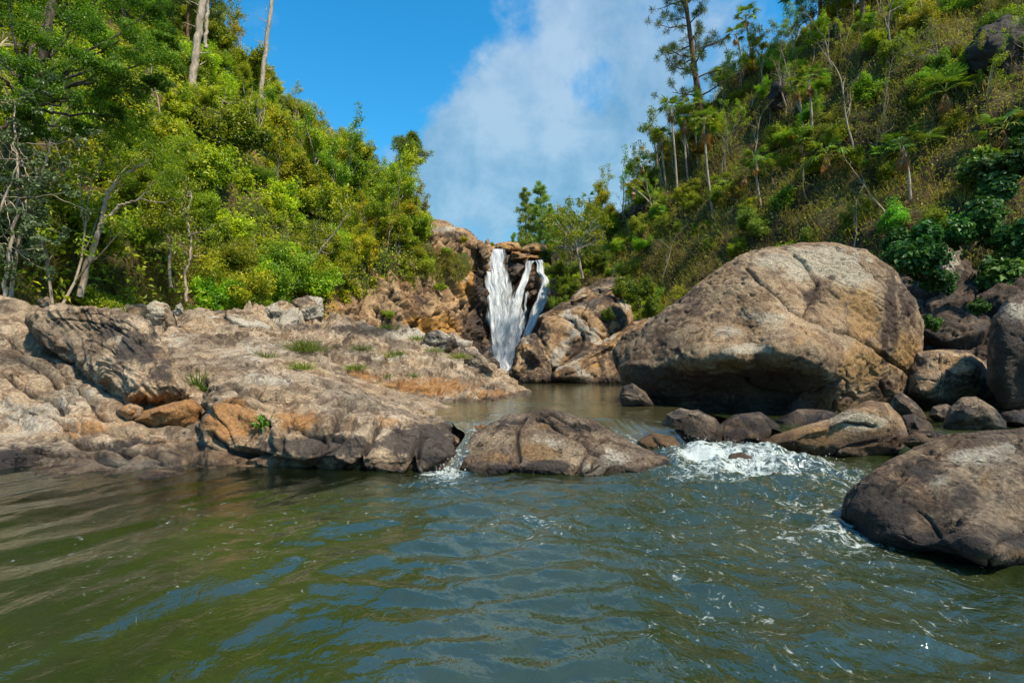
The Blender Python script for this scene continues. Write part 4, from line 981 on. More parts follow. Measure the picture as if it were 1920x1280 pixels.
# ------------------------------------------------------------------ plants: materials
def leaf_material(name, stops, trans=0.45, gloss=0.025):
    m = bpy.data.materials.new(name); m.use_nodes = True
    t = NT(m.node_tree)
    tint = t.n('ShaderNodeAttribute', attribute_name='tint').outputs['Fac']
    oi = t.n('ShaderNodeObjectInfo')
    c = t.mix(1.0, t.ramp(tint, stops), oi.outputs['Color'], 'MULTIPLY')
    d = t.n('ShaderNodeBsdfDiffuse', {'Color': c})
    tr = t.n('ShaderNodeBsdfTranslucent', {'Color': t.mix(1.0, c, (1.15, 1.1, .6), 'MULTIPLY')})
    s = t.n('ShaderNodeMixShader', {0: trans, 1: d.outputs[0], 2: tr.outputs[0]})
    if gloss:
        s = t.n('ShaderNodeMixShader', {0: gloss, 1: s.outputs[0], 2: t.n('ShaderNodeBsdfGlossy', {'Roughness': .45}).outputs[0]})
    t.n('ShaderNodeOutputMaterial', {'Surface': s.outputs[0]})
    return m


def bark_material(name, a, b):
    m = bpy.data.materials.new(name); m.use_nodes = True
    t = NT(m.node_tree)
    pos = t.n('ShaderNodeTexCoord').outputs['Object']
    n = t.noise(t.scale(pos, (9, 9, 3)), 1.0, 6, .7, .4)
    c = t.ramp(n, [(.36, a), (.62, b)])
    bp = t.n('ShaderNodeBump', {'Strength': .7, 'Distance': .03, 'Height': n})
    t.n('ShaderNodeOutputMaterial', {'Surface': t.n('ShaderNodeBsdfPrincipled', {'Base Color': c, 'Roughness': .9, 'Normal': bp.outputs[0], 'Specular IOR Level': .15}).outputs[0]})
    return m


M_LEAF = leaf_material('broad_leaf', [(0.0, (.05, .095, .008)), (.35, (.14, .20, .010)), (.7, (.28, .31, .014)), (1.0, (.42, .36, .04))])
M_LEAF_DARK = leaf_material('dark_leaf', [(0.0, (.025, .06, .008)), (.5, (.07, .14, .012)), (1.0, (.17, .26, .02))])
M_LEAF_GREY = leaf_material('grey_leaf', [(0.0, (.05, .085, .035)), (.5, (.10, .15, .06)), (1.0, (.20, .24, .11))], .25)
M_SCRUB = leaf_material('scrub_leaf', [(0.0, (.05, .06, .015)), (.4, (.12, .135, .024)), (.7, (.20, .21, .035)), (1.0, (.26, .19, .07))])
M_VINE = leaf_material('vine_leaf', [(0.0, (.022, .055, .012)), (.5, (.05, .12, .022)), (1.0, (.13, .22, .035))], .3, .02)
M_NEEDLE = leaf_material('pine_needle', [(0.0, (.035, .055, .016)), (.5, (.07, .10, .026)), (1.0, (.14, .155, .035))], .35)
M_PALM = leaf_material('palm_frond', [(0.0, (.035, .075, .015)), (.6, (.08, .14, .022)), (1.0, (.19, .21, .04))], .3, .03)
M_PALM_DEAD = leaf_material('dead_frond', [(0.0, (.22, .12, .05)), (.6, (.42, .23, .09)), (1.0, (.55, .36, .17))], .3)
M_GRASS = leaf_material('slope_grass', [(0.0, (.05, .045, .018)), (.3, (.12, .10, .035)), (.6, (.16, .16, .035)), (1.0, (.28, .22, .09))], .35)
M_TUFT = leaf_material('rock_grass', [(0.0, (.06, .10, .015)), (.5, (.14, .20, .02)), (1.0, (.28, .31, .05))], .4)
M_BARK = bark_material('brown_bark', (.045, .034, .026), (.16, .125, .095))
M_BARK_PALE = bark_material('pale_bark', (.20, .155, .11), (.46, .38, .29))
M_BARK_PINE = bark_material('pine_bark', (.055, .036, .027), (.19, .115, .075))
M_TWIG = bark_material('dry_twig', (.12, .10, .085), (.34, .30, .25))


# ------------------------------------------------------------------ plants: geometry
def tube(poly, rad, sides=6):
    poly = np.asarray(poly, float); k = len(poly)
    T = np.gradient(poly, axis=0); T /= np.linalg.norm(T, axis=1)[:, None] + 1e-9
    up = np.array([0.31, 0.95, 0.05]); A = np.cross(T, up); A /= np.linalg.norm(A, axis=1)[:, None] + 1e-9
    B = np.cross(T, A); a = np.linspace(0, 2 * math.pi, sides, endpoint=False)
    V = poly[:, None] + (A[:, None] * np.cos(a)[None, :, None] + B[:, None] * np.sin(a)[None, :, None]) * np.asarray(rad)[:, None, None]
    i = (np.arange(k - 1)[:, None] * sides + np.arange(sides)[None]); j = np.arange(k - 1)[:, None] * sides + (np.arange(sides)[None] + 1) % sides
    return V.reshape(-1, 3), np.stack([i, j, j + sides, i + sides], -1).reshape(-1, 4)


def join(parts):
    Vs, Fs, k = [], [], 0
    for V, F in parts:
        Vs.append(V); Fs.append(F + k); k += len(V)
    return np.concatenate(Vs), np.concatenate(Fs)


def leaves(C, Nrm, size, aspect, r, fold=.25):
    n = len(C); Nrm = Nrm / (np.linalg.norm(Nrm, axis=1)[:, None] + 1e-9)
    t = r.normal(size=(n, 3)); t -= (t * Nrm).sum(1)[:, None] * Nrm; t /= np.linalg.norm(t, axis=1)[:, None] + 1e-9
    b = np.cross(Nrm, t); L = (np.asarray(size) * (.6 + .8 * r.rand(n)))[:, None]; W = L * aspect
    V = np.stack([C - t * L * .5, C + b * W * .5 + Nrm * L * fold * .4, C + t * L * .5 - Nrm * L * fold * .3, C - b * W * .5 + Nrm * L * fold * .4], 1)
    return V.reshape(-1, 3), np.arange(n * 4).reshape(-1, 4)


def grow(r, p, d, L, rad, lvl, cfg, tubes, tips):
    k = 5; pts = [p]; d = d / np.linalg.norm(d)
    for s in range(k):
        d = d + r.normal(size=3) * cfg['wob'] + np.array([0, 0, cfg['up']]); d /= np.linalg.norm(d)
        pts.append(pts[-1] + d * L / k)
    pts = np.array(pts); rr = rad * np.linspace(1, .45 if lvl else .2, k + 1)
    tubes.append(tube(pts, rr, 6 if lvl > 1 else 4))
    if lvl == 0:
        tips.append(pts[-1]); tips.append(pts[3]); return
    for q in range(cfg['n'][lvl]):
        f = (cfg['from'] + (1 - cfg['from']) * (q + r.rand()) / cfg['n'][lvl]); x = f * k; i = min(int(x), k - 1); pp = pts[i] + (pts[i + 1] - pts[i]) * (x - i)
        side = r.normal(size=3); side -= (side @ d) * d; side /= np.linalg.norm(side)
        nd = d * math.cos(cfg['ang']) + side * math.sin(cfg['ang'])
        grow(r, pp, nd, L * cfg['len'] * (.7 + .5 * r.rand()) * (1.15 - .4 * f), rr[i] * .6, lvl - 1, cfg, tubes, tips)
    grow(r, pts[-1], d, L * cfg['len'], rr[-1], lvl - 1, cfg, tubes, tips)


def clump_leaves(tips, r, per, sig, size, aspect, flat=.7, updir=.55, cen=None):
    tips = np.asarray(tips); n = len(tips) * per
    tid = np.repeat(np.arange(len(tips)), per)
    off = r.normal(size=(n, 3)); off *= (r.rand(n) ** .4 / (np.linalg.norm(off, axis=1) + 1e-9))[:, None]
    off *= np.array([1, 1, flat]) * np.asarray(sig if np.ndim(sig) == 0 else np.repeat(sig, per)[:, None])
    C = tips[tid] + off
    nrm = off / (np.linalg.norm(off, axis=1)[:, None] + 1e-9) * .7 + r.normal(size=(n, 3)) * .5 + np.array([0, 0, updir])
    V, F = leaves(C, nrm, np.full(n, size), aspect, r)
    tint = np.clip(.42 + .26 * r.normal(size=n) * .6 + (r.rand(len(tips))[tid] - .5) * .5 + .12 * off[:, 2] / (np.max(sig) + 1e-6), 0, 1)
    return V, F, np.repeat(tint, 4)


def species(seed, H, rad, cfg, lvl, per, sig, size, aspect, stems=1, spread=.5, bark=None, leaf=None, flat=.7, trunkfrac=.45, names=('trunk', 'crown')):
    r = rs(seed); tubes, tips = [], []
    for s in range(stems):
        d = np.array([r.normal() * spread, r.normal() * spread, 1.0])
        grow(r, np.array([r.normal() * .12 * (stems > 1), r.normal() * .12 * (stems > 1), -.25]), d, H * trunkfrac, rad, lvl, cfg, tubes, tips)
    tips = np.array(tips)
    V, F = join(tubes); LV, LF, tint = clump_leaves(tips, r, per, sig, size, aspect, flat)
    return dict(trunk=mesh(names[0], V, F, bark or M_BARK), crown=mesh(names[1], LV, LF, leaf or M_LEAF, False, {'tint': tint}), names=names)


CF_BUSH = dict(wob=.16, up=.05, n=[0, 3, 4, 4], ang=.75, len=.62, **{'from': .25})
CF_TREE = dict(wob=.10, up=.03, n=[0, 3, 4, 5], ang=.70, len=.55, **{'from': .45})
CF_THIN = dict(wob=.12, up=.10, n=[0, 2, 3, 4], ang=.55, len=.5, **{'from': .35})
BUSH = [species(200 + i, 2.6, .04, CF_BUSH, 2, 46, .34, .135, .5, 4, .55, M_BARK, M_LEAF, names=('stems', 'foliage')) for i in range(4)]
BUSHF = [species(230 + i, 2.3, .035, CF_BUSH, 2, 95, .36, .085, .38, 4, .6, M_BARK, M_LEAF, .55, names=('stems', 'foliage')) for i in range(3)]
AIRY = [species(210 + i, 6.5, .085, CF_TREE, 3, 21, .34, .13, .5, 1, .12, M_BARK_PALE, M_LEAF) for i in range(3)]
SLEND = [species(220 + i, 5.5, .05, CF_THIN, 2, 40, .30, .12, .48, 2, .10, M_BARK_PALE, M_LEAF, trunkfrac=.62) for i in range(3)]
SCRUB = [species(240 + i, 1.7, .025, CF_BUSH, 2, 28, .27, .11, .42, 5, .6, M_TWIG, M_SCRUB, names=('stems', 'foliage')) for i in range(4)]
TWIGGY = [species(250 + i, 2.8, .028, dict(wob=.2, up=.0, n=[0, 4, 5, 4], ang=.8, len=.55, **{'from': .3}), 2, 5, .22, .10, .4, 4, .5, M_TWIG, M_SCRUB, names=('stems', 'foliage')) for i in range(3)]
BARE = [species(260 + i, 5.2, .06, dict(wob=.13, up=.03, n=[0, 3, 4, 5], ang=.7, len=.42, **{'from': .4}), 2, 9, .25, .10, .4, 1, .14, M_BARK_PALE, M_SCRUB, trunkfrac=.7) for i in range(3)]
VINE = [species(270 + i, 1.5, .02, CF_BUSH, 2, 22, .36, .19, .72, 4, .7, M_TWIG, M_VINE, names=('stems', 'foliage')) for i in range(3)]


def pine_species(seed, H, rad, crown_from, nb, blen, tuft_n, ndl, nw, leafmat, dense=1.0, bend=.02, droop=-.05):
    r = rs(seed); tubes = []; k = 14
    zs = np.linspace(-.3, H, k); trunk = np.stack([np.cumsum(r.normal(size=k) * bend * H / 14), np.cumsum(r.normal(size=k) * bend * H / 14), zs], 1)
    tubes.append(tube(trunk, rad * np.linspace(1, .22, k), 9)); tips = []
    for i in range(nb):
        f = crown_from + (1 - crown_from) * ((i + r.rand()) / nb); z = f * H
        p = np.array([np.interp(z, zs, trunk[:, c]) for c in range(3)])
        a = i * 2.4 + r.rand() * 1.2; L = blen * (1.15 - .75 * (f - crown_from) / (1 - crown_from)) * (.6 + .7 * r.rand())
        d = np.array([math.cos(a), math.sin(a), .15 + .3 * r.rand()]); pts = [p]
        for s in range(5):
            d = d + r.normal(size=3) * .22 + np.array([0, 0, droop]); d /= np.linalg.norm(d); pts.append(pts[-1] + d * L / 5)
        pts = np.array(pts); tubes.append(tube(pts, rad * .26 * (1.1 - .5 * f) * np.linspace(1, .25, 6), 5))
        for s in (2, 3, 4, 5):
            for _ in range(int(2 * dense)):
                q = pts[s] + r.normal(size=3) * L * .13 + np.array([0, 0, .06]); tips.append(q); tubes.append(tube(np.array([pts[s - 1], (pts[s - 1] + q) / 2 + r.normal(size=3) * .04, q]), [.018, .013, .008], 3))
    tips = np.array(tips); n = len(tips) * tuft_n; tid = np.repeat(np.arange(len(tips)), tuft_n)
    d = r.normal(size=(n, 3)) + np.array([0, 0, .35]); d /= np.linalg.norm(d, axis=1)[:, None]
    L = ndl * (.7 + .5 * r.rand(n))[:, None]; s = np.cross(d, r.normal(size=(n, 3))); s /= np.linalg.norm(s, axis=1)[:, None] + 1e-9
    C = tips[tid]; V = np.stack([C, C + d * L * .55 + s * nw, C + d * L, C + d * L * .55 - s * nw], 1).reshape(-1, 3)
    tint = np.clip(.4 + .2 * r.normal(size=n) + (r.rand(len(tips))[tid] - .5) * .4, 0, 1)
    TV, TF = join(tubes)
    return dict(trunk=mesh('trunk', TV, TF, M_BARK_PINE), crown=mesh('crown', V, np.arange(n * 4).reshape(-1, 4), leafmat, False, {'tint': np.repeat(tint, 4)}), names=('trunk', 'crown'))


PINE_BIG = pine_species(301, 15, .26, .14, 34, 2.7, 60, .40, .013, M_NEEDLE, 1)
PINES = [pine_species(303 + i, 12, .15, .22, 36, 1.7, 20, .42, .024, M_NEEDLE, 2) for i in range(3)]
PINE_LEAN = pine_species(309, 4.2, .14, .5, 16, 1.3, 40, .36, .018, M_NEEDLE, 2)

PLANTS = []          # everything that gets its label from its neighbours


def plant(kind, name, sp, base, scale=1.0, rz=0.0, color=(1, 1, 1), tilt=(0, 0), desc=None, cat='bush', group=None, label=None, px=None, zs=1.0):
    o = link(name, None, None, base)
    o.rotation_euler = (tilt[0], tilt[1], rz); o.scale = (scale, scale, scale * zs)
    t_ = link(sp['names'][0], sp['trunk'], o); c_ = link(sp['names'][1], sp['crown'], o)
    c_.color = (*color, 1.0)
    if label:
        tag(o, label, cat, group)
    else:
        PLANTS.append((o, desc, cat, group, proj(np.asarray(base)[None])[0] if px is None else np.array(px)))
    return o


def find(V, px, py, rad=9):
    """the nearest point of a surface seen at a pixel"""
    q = proj(V); ok = V[:, 1] > 1
    d = np.where(ok, np.hypot(q[:, 0] - px, q[:, 1] - py), 1e9); m = d < max(rad, d.min() + .5)
    i = np.where(m)[0]; return V[i[np.argmin(V[i, 1] + 0.05 * d[i])]]


HLV, HRV = HL.reshape(-1, 3), HR.reshape(-1, 3)


def scatter(V, n, seed, mind, ok):
    """spaced points of a surface grid, at least mind metres apart"""
    r = rs(seed); out = []; idx = r.permutation(len(V))
    for i in idx:
        p = V[i] + np.array([r.normal(), r.normal(), 0]) * .25
        q = proj(p[None])[0]
        if not ok(q, p):
            continue
        m = mind(q) if callable(mind) else mind
        if out and np.min(np.linalg.norm(np.array(out) - p, axis=1)) < m:
            continue
        out.append(p)
        if len(out) >= n:
            break
    return out


def jig(r, base, amt=.18):
    return tuple(float(np.clip(b * (1 + amt * r.normal()), .2, 4.2)) for b in base)


R = rs(77)
# ---- left slope: bushes and small trees
for p in scatter(HLV, 285, 1, lambda q: 1.45 if q[0] > 350 else 1.6, lambda q, p: -260 < q[0] < 790 and -120 < q[1] < 640 and p[1] > 12.0):
    q = proj(p[None])[0]; u = R.rand()
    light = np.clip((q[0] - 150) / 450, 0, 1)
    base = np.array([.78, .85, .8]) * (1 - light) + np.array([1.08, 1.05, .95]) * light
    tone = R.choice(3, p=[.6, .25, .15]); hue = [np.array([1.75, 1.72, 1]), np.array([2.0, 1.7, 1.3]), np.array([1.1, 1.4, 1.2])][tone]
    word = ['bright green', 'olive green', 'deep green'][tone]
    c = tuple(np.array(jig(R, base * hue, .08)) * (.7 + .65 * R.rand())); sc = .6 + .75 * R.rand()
    if q[0] > 800:
        sc *= .6
    if u < .55:
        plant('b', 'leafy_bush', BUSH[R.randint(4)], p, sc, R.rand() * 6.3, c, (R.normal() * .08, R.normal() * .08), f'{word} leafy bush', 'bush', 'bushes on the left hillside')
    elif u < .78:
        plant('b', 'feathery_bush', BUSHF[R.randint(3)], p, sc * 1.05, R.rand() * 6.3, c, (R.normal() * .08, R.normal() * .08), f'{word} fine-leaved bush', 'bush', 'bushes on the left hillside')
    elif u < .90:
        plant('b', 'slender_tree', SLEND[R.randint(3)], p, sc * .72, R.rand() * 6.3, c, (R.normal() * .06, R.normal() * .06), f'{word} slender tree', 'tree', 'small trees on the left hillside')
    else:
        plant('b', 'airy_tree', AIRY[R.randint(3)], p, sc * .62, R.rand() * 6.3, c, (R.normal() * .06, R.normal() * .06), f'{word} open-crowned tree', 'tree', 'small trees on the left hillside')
# trees that make the left skyline
for bx, by, hpx in ((455, 140, 110), (505, 200, 90), (560, 250, 100), (600, 300, 110), (560, 330, 130), (610, 355, 150), (650, 375, 165), (690, 385, 165), (715, 405, 160), (640, 420, 160), (740, 430, 150), (765, 440, 110), (785, 450, 80), (400, 90, 100), (700, 450, 130), (480, 250, 110)):
    p = find(HLV, bx, by); sp = AIRY[R.randint(3)] if R.rand() < .7 else SLEND[R.randint(3)]
    plant('b', 'ridge_tree', sp, p, hpx / FPX * p[1] / 5.6, R.rand() * 6.3, jig(R, (1.75, 1.75, 1.2), .12), (0, .1 + R.normal() * .05), 'open-crowned ridge tree', 'tree', 'trees along the left ridge', px=(bx, by - hpx / 2))
# bushes that spill over the cliff top
for bx, by, s in ((575, 545, 1.0), (560, 520, 1.1), (600, 500, 1.1), (520, 560, 1.0), (635, 480, 1.1), (480, 575, .95), (440, 590, .9), (690, 470, 1.0), (740, 462, 1.0), (780, 445, 1.0), (770, 420, 1.0), (725, 440, 1.2), (665, 500, .4), (840, 472, .3), (800, 500, .4), (725, 597, .3), (830, 545, .3), (540, 575, .8), (405, 585, .8), (870, 455, .35)):
    p = find(CLV, bx, by) if bx > 500 else find(HLV, bx, by)
    plant('b', 'cliff_bush', (BUSH + BUSHF)[R.randint(7)], p, s * (.8 + .3 * R.rand()), R.rand() * 6.3, jig(R, (1.6, 1.6, .9), .14), (R.normal() * .1, .15), 'cliff-edge bush', 'bush', 'bushes along the cliff edge', px=(bx, by))


# ---- trees with a habit of their own
def limb(pts, Y, r0, r1, seed, sides=8, wob=.03):
    r = rs(seed); A = np.array([P(x, y, Y if np.ndim(Y) == 0 else Y[i]) for i, (x, y) in enumerate(pts)])
    A = cr(A, len(pts) * 5); A[1:-1] += r.normal(size=(len(A) - 2, 3)) * wob * .5
    return tube(A, np.linspace(r0, r1, len(A)), sides)


def own_tree(name, label, cat, limbs, tips, sig, per, size, aspect, bark, leaf, base, color=(1, 1, 1), flat=.6, seed=0, updir=.55, names=('trunk', 'crown')):
    r = rs(seed); b = np.asarray(base)
    V, F = join(limbs); LV, LF, tint = clump_leaves(np.array(tips), r, per, sig, size, aspect, flat, updir)
    o = link(name, None, None, b)
    link(names[0], mesh(names[0], V - b, F, bark), o)
    c = link(names[1], mesh(names[1], LV - b, LF, leaf, False, {'tint': tint}), o); c.color = (*color, 1)
    tag(o, label, cat)
    return o


# dark spreading tree, top left
rr = rs(5); limbs = [limb([(-70, 600), (-40, 420), (10, 280), (60, 180), (90, 60), (110, -80)], 14.5, .2, .07, 1)]
tips, sg = [], []
for x, y, s, Y in ((50, 50, 1.0, 13.4), (140, 30, 1.1, 13.8), (225, 75, 1.0, 14), (290, 110, .9, 14.2), (60, 130, 1.0, 13), (100, 175, .9, 13.2), (175, 180, .8, 14), (250, 160, .9, 14.4), (15, 190, .9, 12.8),
                   (70, 240, .8, 13.6), (200, 130, .8, 13.6), (-60, 80, 1.2, 13), (310, 70, .7, 15), (150, 110, .9, 13), (-40, 260, .9, 13.4), (20, -10, 1.2, 14), (200, -20, 1.1, 14.6), (285, 20, .8, 15), (300, 160, .6, 14.8), (130, 240, .7, 14.6), (220, 215, .6, 15), (-90, -30, 1.4, 14), (110, -60, 1.2, 15)):
    c = P(x, y, Y); limbs.append(limb([(40 + (x - 40) * .1, 200 + (y - 200) * .25), (40 + (x - 40) * .5, 190 + (y - 190) * .6 + 12), (x, y)], [14.4, (14.4 + Y) / 2, Y], .05, .012, int(x + 200), 5, .06))
    for _ in range(13):
        o_ = rr.normal(size=3); o_ /= np.linalg.norm(o_); tips.append(c + o_ * np.array([.8, .7, .34]) * s * rr.rand() ** .5); sg.append(.26 * s)
own_tree('spreading_tree', 'big dark green tree with layered sprays of foliage at top left', 'tree', limbs, tips, np.array(sg), 150, .062, .45, M_BARK, M_LEAF_DARK, P(-70, 600, 14.5), (1.35, 1.5, .8), .55, 3, .8)
# grey-leaved tree at the left edge
rr = rs(6); limbs, tips = [], []
for i, (pts, Y) in enumerate((([(8, 560), (20, 460), (35, 370), (28, 270), (25, 190)], 12.6), ([(20, 560), (32, 470), (48, 400), (40, 330)], 12.8), ([(-40, 570), (-20, 460), (10, 370), (40, 300)], 12.4))):
    limbs.append(limb(pts, Y, .045, .012, 20 + i, 6, .03))
    for x, y in pts[1:]:
        for _ in range(9):
            ex, ey = x + rr.normal() * 48 + 6, y - 8 + rr.normal() * 34
            if ey > 520:
                continue
            eY = Y + rr.normal() * .35; limbs.append(limb([(x, y), ((x + ex) / 2, (y + ey) / 2 + 5), (ex, ey)], [Y, (Y + eY) / 2, eY], .012, .004, 300 + int(ex), 4, .02))
            for _ in range(3):
                tips.append(P(ex, ey, eY) + rr.normal(size=3) * .09)
own_tree('grey_leaf_tree', 'thin multi-stemmed tree with pale grey-green rounded leaves at left edge', 'tree', limbs, tips, .13, 26, .075, .62, M_BARK_PALE, M_LEAF_GREY, P(0, 562, 12.6), (1, 1, 1), .6, 4)
# leaning pale forked trunk
rr = rs(8); limbs = [limb([(150, 556), (163, 500), (178, 455), (190, 420), (196, 380), (215, 348), (245, 320), (280, 300)], 15.2, .085, .03, 31), limb([(190, 420), (210, 400), (226, 385), (245, 380), (262, 372)], 15.1, .045, .02, 32),
                     limb([(215, 348), (225, 320), (222, 285)], 15.2, .03, .012, 33), limb([(262, 372), (285, 345), (310, 320)], 15.2, .02, .01, 34), limb([(262, 372), (300, 380), (330, 372)], 15.2, .02, .008, 35)]
tips = []
for x, y in ((225, 275), (260, 262), (300, 270), (330, 290), (240, 305), (285, 310), (320, 320), (345, 265), (205, 255), (275, 235), (310, 345), (250, 340), (340, 310), (230, 235)):
    for _ in range(7):
        tips.append(P(x + rr.normal() * 15, y + rr.normal() * 11, 15.2 + rr.normal() * .5))
own_tree('leaning_tree', 'small feathery tree on a pale leaning forked trunk above the shelf', 'tree', limbs, tips, .24, 95, .06, .34, M_BARK_PALE, M_LEAF, P(150, 558, 15.2), (1.3, 1.5, .9), .5, 5)
for k, (lb, pts, Y, r0, cols) in enumerate((
        ('crooked thin brown sapling below the feathery tree canopy', [(350, 565), (346, 520), (358, 480), (357, 440), (348, 405), (360, 370)], 18, .05, (.9, 1, .9)),
        ('pale branching tree rooted at the left end of the cliff', [(563, 530), (578, 500), (600, 470), (622, 445), (650, 405)], 27, .08, (1, 1, .9)),
        ('second pale stem beside the branching tree at the cliff', [(570, 530), (575, 490), (585, 455), (590, 420)], 27.3, .06, (1, .95, .9)),
        ('pale crooked tree high in the middle of the left slope', [(352, 380), (380, 330), (400, 290), (406, 245), (418, 190)], 30, .07, (1, 1, .9)))):
    rr = rs(60 + k); limbs = [limb(pts, Y, r0, r0 * .35, 40 + k, 6, .05)]; tips = []
    for x, y in pts[2:]:
        for _ in range(4):
            ex, ey = x + rr.normal() * 26, y - 14 + rr.normal() * 16; limbs.append(limb([(x, y), ((x + ex) / 2, (y + ey) / 2 + 4), (ex, ey)], Y, r0 * .3, .006, 90 + k, 4, .03))
            for _ in range(3):
                tips.append(P(ex, ey, Y) + rr.normal(size=3) * .25)
    own_tree('pale_stem_tree', lb, 'tree', limbs, tips, .3, 40, .10, .45, M_BARK_PALE, M_LEAF, P(*pts[0], Y), cols, .6, 6 + k)
# bare trunks of dead or branchless pines
for lb, pts, Y, r0, r1, mt in (('tall bare white dead trunk standing out of the left ridge', [(484, 225), (490, 165), (500, 80), (513, -10), (522, -90)], 36, .15, .10, M_BARK_PALE),
                               ('thick pale pine trunk left of the bare white trunk', [(360, 165), (366, 110), (374, 50), (382, 0), (392, -90)], 30, .2, .165, M_BARK_PALE),
                               ('slim pale trunk just right of the thick pine trunk', [(385, 90), (387, 50), (390, 10), (394, -60)], 32, .10, .08, M_BARK_PALE)):
    b = P(*pts[0], Y); V, F = limb(pts, Y, r0, r1, 3, 9, .05)
    tw = [(V, F)]; rr = rs(9)
    for i in range(7):
        x, y = pts[2]; a = P(x + (i - 3) * .4, y + i * 22 - 60, Y); e = a + np.array([rr.normal() * .5, rr.normal() * .3, .3]); tw.append(tube(np.array([a, (a + e) / 2 + .04, e]), [.035, .02, .01], 4))
    V, F = join(tw[:4] if 'slim' in lb else tw)
    tag(link('dead_tree', mesh('dead_tree', V - b, F, mt), None, b), lb, 'tree')
for bx, by, h in ((355, 30, 9), (300, 20, 10), (395, 45, 8), (235, 0, 9)):
    p = find(HLV, bx, by + 60)
    plant('b', 'ridge_pine', PINES[R.randint(3)], p, h / 12, R.rand() * 6, jig(R, (2.0, 2.1, 1.2), .1), (0, .04), 'tall thin pine', 'pine', 'pines on the left ridge top', px=(bx, by))
p = P(735, 345, 46)
plant('b', 'leaning_pine', PINE_LEAN, p, 1.2, 1.0, (2.2, 2.2, 1.2), (0, .5), cat='pine', label='small pine leaning out to the right from the left skyline')

# ---- right slope
big_p = find(HRV, 1316, 255)
plant('b', 'tall_pine', PINE_BIG, big_p, 1.12, .4, (1.5, 1.5, 1.1), (0, -.2), cat='pine', label='tall dark-trunked pine leaning left above the right slope')
for bx, by, h in ((1533, 95, 13), (1612, 60, 13)):
    p = find(HRV, bx, by)
    plant('b', 'crest_pine', PINES[R.randint(3)], p, h / 12, R.rand() * 6, jig(R, (2.1, 2.1, 1.2), .1), (0, -.03), 'crest pine', 'pine', 'pines on the right crest', px=(bx, by - 40))


def okr(q, p):
    return 1040 < q[0] < 2050 and -60 < q[1] < 700 and not (1250 < q[0] < 1700 and q[1] > 545 + abs(q[0] - 1500) * .3)


def near_left(q):
    return np.clip((1330 - q[0]) / 200, 0, 1)


for p in scatter(HRV, 340, 2, lambda q: .95 + .2 * (q[0] < 1500), okr):
    q = proj(p[None])[0]; u = R.rand(); nl = near_left(q); edge = np.clip((q[0] - 1700) / 120, 0, 1) * (q[1] > 200)
    if R.rand() < edge * .6:
        plant('b', 'broad_leaf_shrub', VINE[R.randint(3)], p, .75 + .4 * R.rand(), R.rand() * 6.3, jig(R, (1.35, 1.35, 1.1), .15), (-.3, -.3), 'dark broad-leaved shrub', 'shrub', 'broad-leaved shrubs at the right edge')
    elif u < .40:
        c = jig(R, np.array([1.7, 2.1, .8]) * (1 + .35 * nl), .18)
        plant('b', 'scrub_bush', SCRUB[R.randint(4)], p, .7 + .5 * R.rand(), R.rand() * 6.3, c, (-.15 + R.normal() * .1, -.15), 'olive scrub bush', 'bush', 'scrub on the right hillside')
    elif u < .50:
        plant('b', 'twiggy_bush', TWIGGY[R.randint(3)], p, .65 + .5 * R.rand(), R.rand() * 6.3, jig(R, (1.1, 1.05, .8), .15), (-.1, -.15), 'grey twiggy bush', 'bush', 'dry twiggy bushes on the right hillside')
    elif u < .80:
        c = jig(R, np.array([1.6, 1.65, .9]) * (1 + .3 * nl), .12)
        plant('b', 'green_shrub', BUSH[R.randint(4)], p, .42 + .3 * R.rand(), R.rand() * 6.3, c, (-.1, -.1), 'small bright green shrub', 'shrub', 'green shrubs on the right hillside')
    elif u < .90:
        plant('b', 'bare_tree', BARE[R.randint(3)], p, .45 + .35 * R.rand(), R.rand() * 6.3, jig(R, (1.2, 1.2, .8), .15), (R.normal() * .08, R.normal() * .1 - .05), 'nearly leafless pale-stemmed tree', 'tree', 'thin trees on the right hillside')
    else:
        plant('b', 'thin_tree', SLEND[R.randint(3)], p, .4 + .35 * R.rand(), R.rand() * 6.3, jig(R, (1.5, 1.55, .9), .15), (0, -.06), 'thin green tree', 'tree', 'thin trees on the right hillside')
for bx, by, h in ((1595, 285, 5.5), (1500, 225, 5), (1465, 215, 4.5), (1592, 460, 3.2), (1640, 280, 4), (1352, 330, 4), (1430, 170, 4), (1240, 350, 5), (1480, 120, 5), (1560, 130, 5), (1660, 110, 4.5), (1280, 300, 5), (1410, 300, 4)):
    p = find(HRV, bx, by)
    plant('b', 'bare_tree', BARE[R.randint(3)], p, h / 4.8, R.rand() * 6.3, jig(R, (1.1, 1.15, .8), .12), (0, -.06 + R.normal() * .05), 'tall nearly leafless tree', 'tree', 'thin trees on the right hillside', px=(bx, by - 40))
# skyline trees between the falls and the tall pine
for bx, by, hp in ((1060, 470, 95), (1110, 450, 120), (1135, 430, 115), (1160, 410, 120), (1190, 395, 125), (1215, 370, 110), (1240, 345, 140), (1265, 330, 110), (1175, 440, 90), (1130, 460, 80), (1225, 400, 80), (1205, 420, 70), (1290, 290, 100), (1330, 270, 80), (1350, 190, 90), (1380, 165, 80), (1420, 140, 100), (1455, 115, 90), (1490, 90, 100), (1520, 75, 90), (1560, 55, 100), (1600, 40, 90), (1650, 20, 80), (1440, 160, 70), (1540, 110, 80), (1580, 90, 70), (1400, 200, 60)):
    p = find(HRV, bx, by); sp = (SLEND + AIRY)[R.randint(6)]
    plant('b', 'skyline_tree', sp, p, hp / FPX * p[1] / 5.4, R.rand() * 6.3, jig(R, (1.75, 1.75, 1.25), .12), (0, -.05), 'open skyline tree', 'tree', 'small trees between falls and tall pine', px=(bx, by - hp / 2))
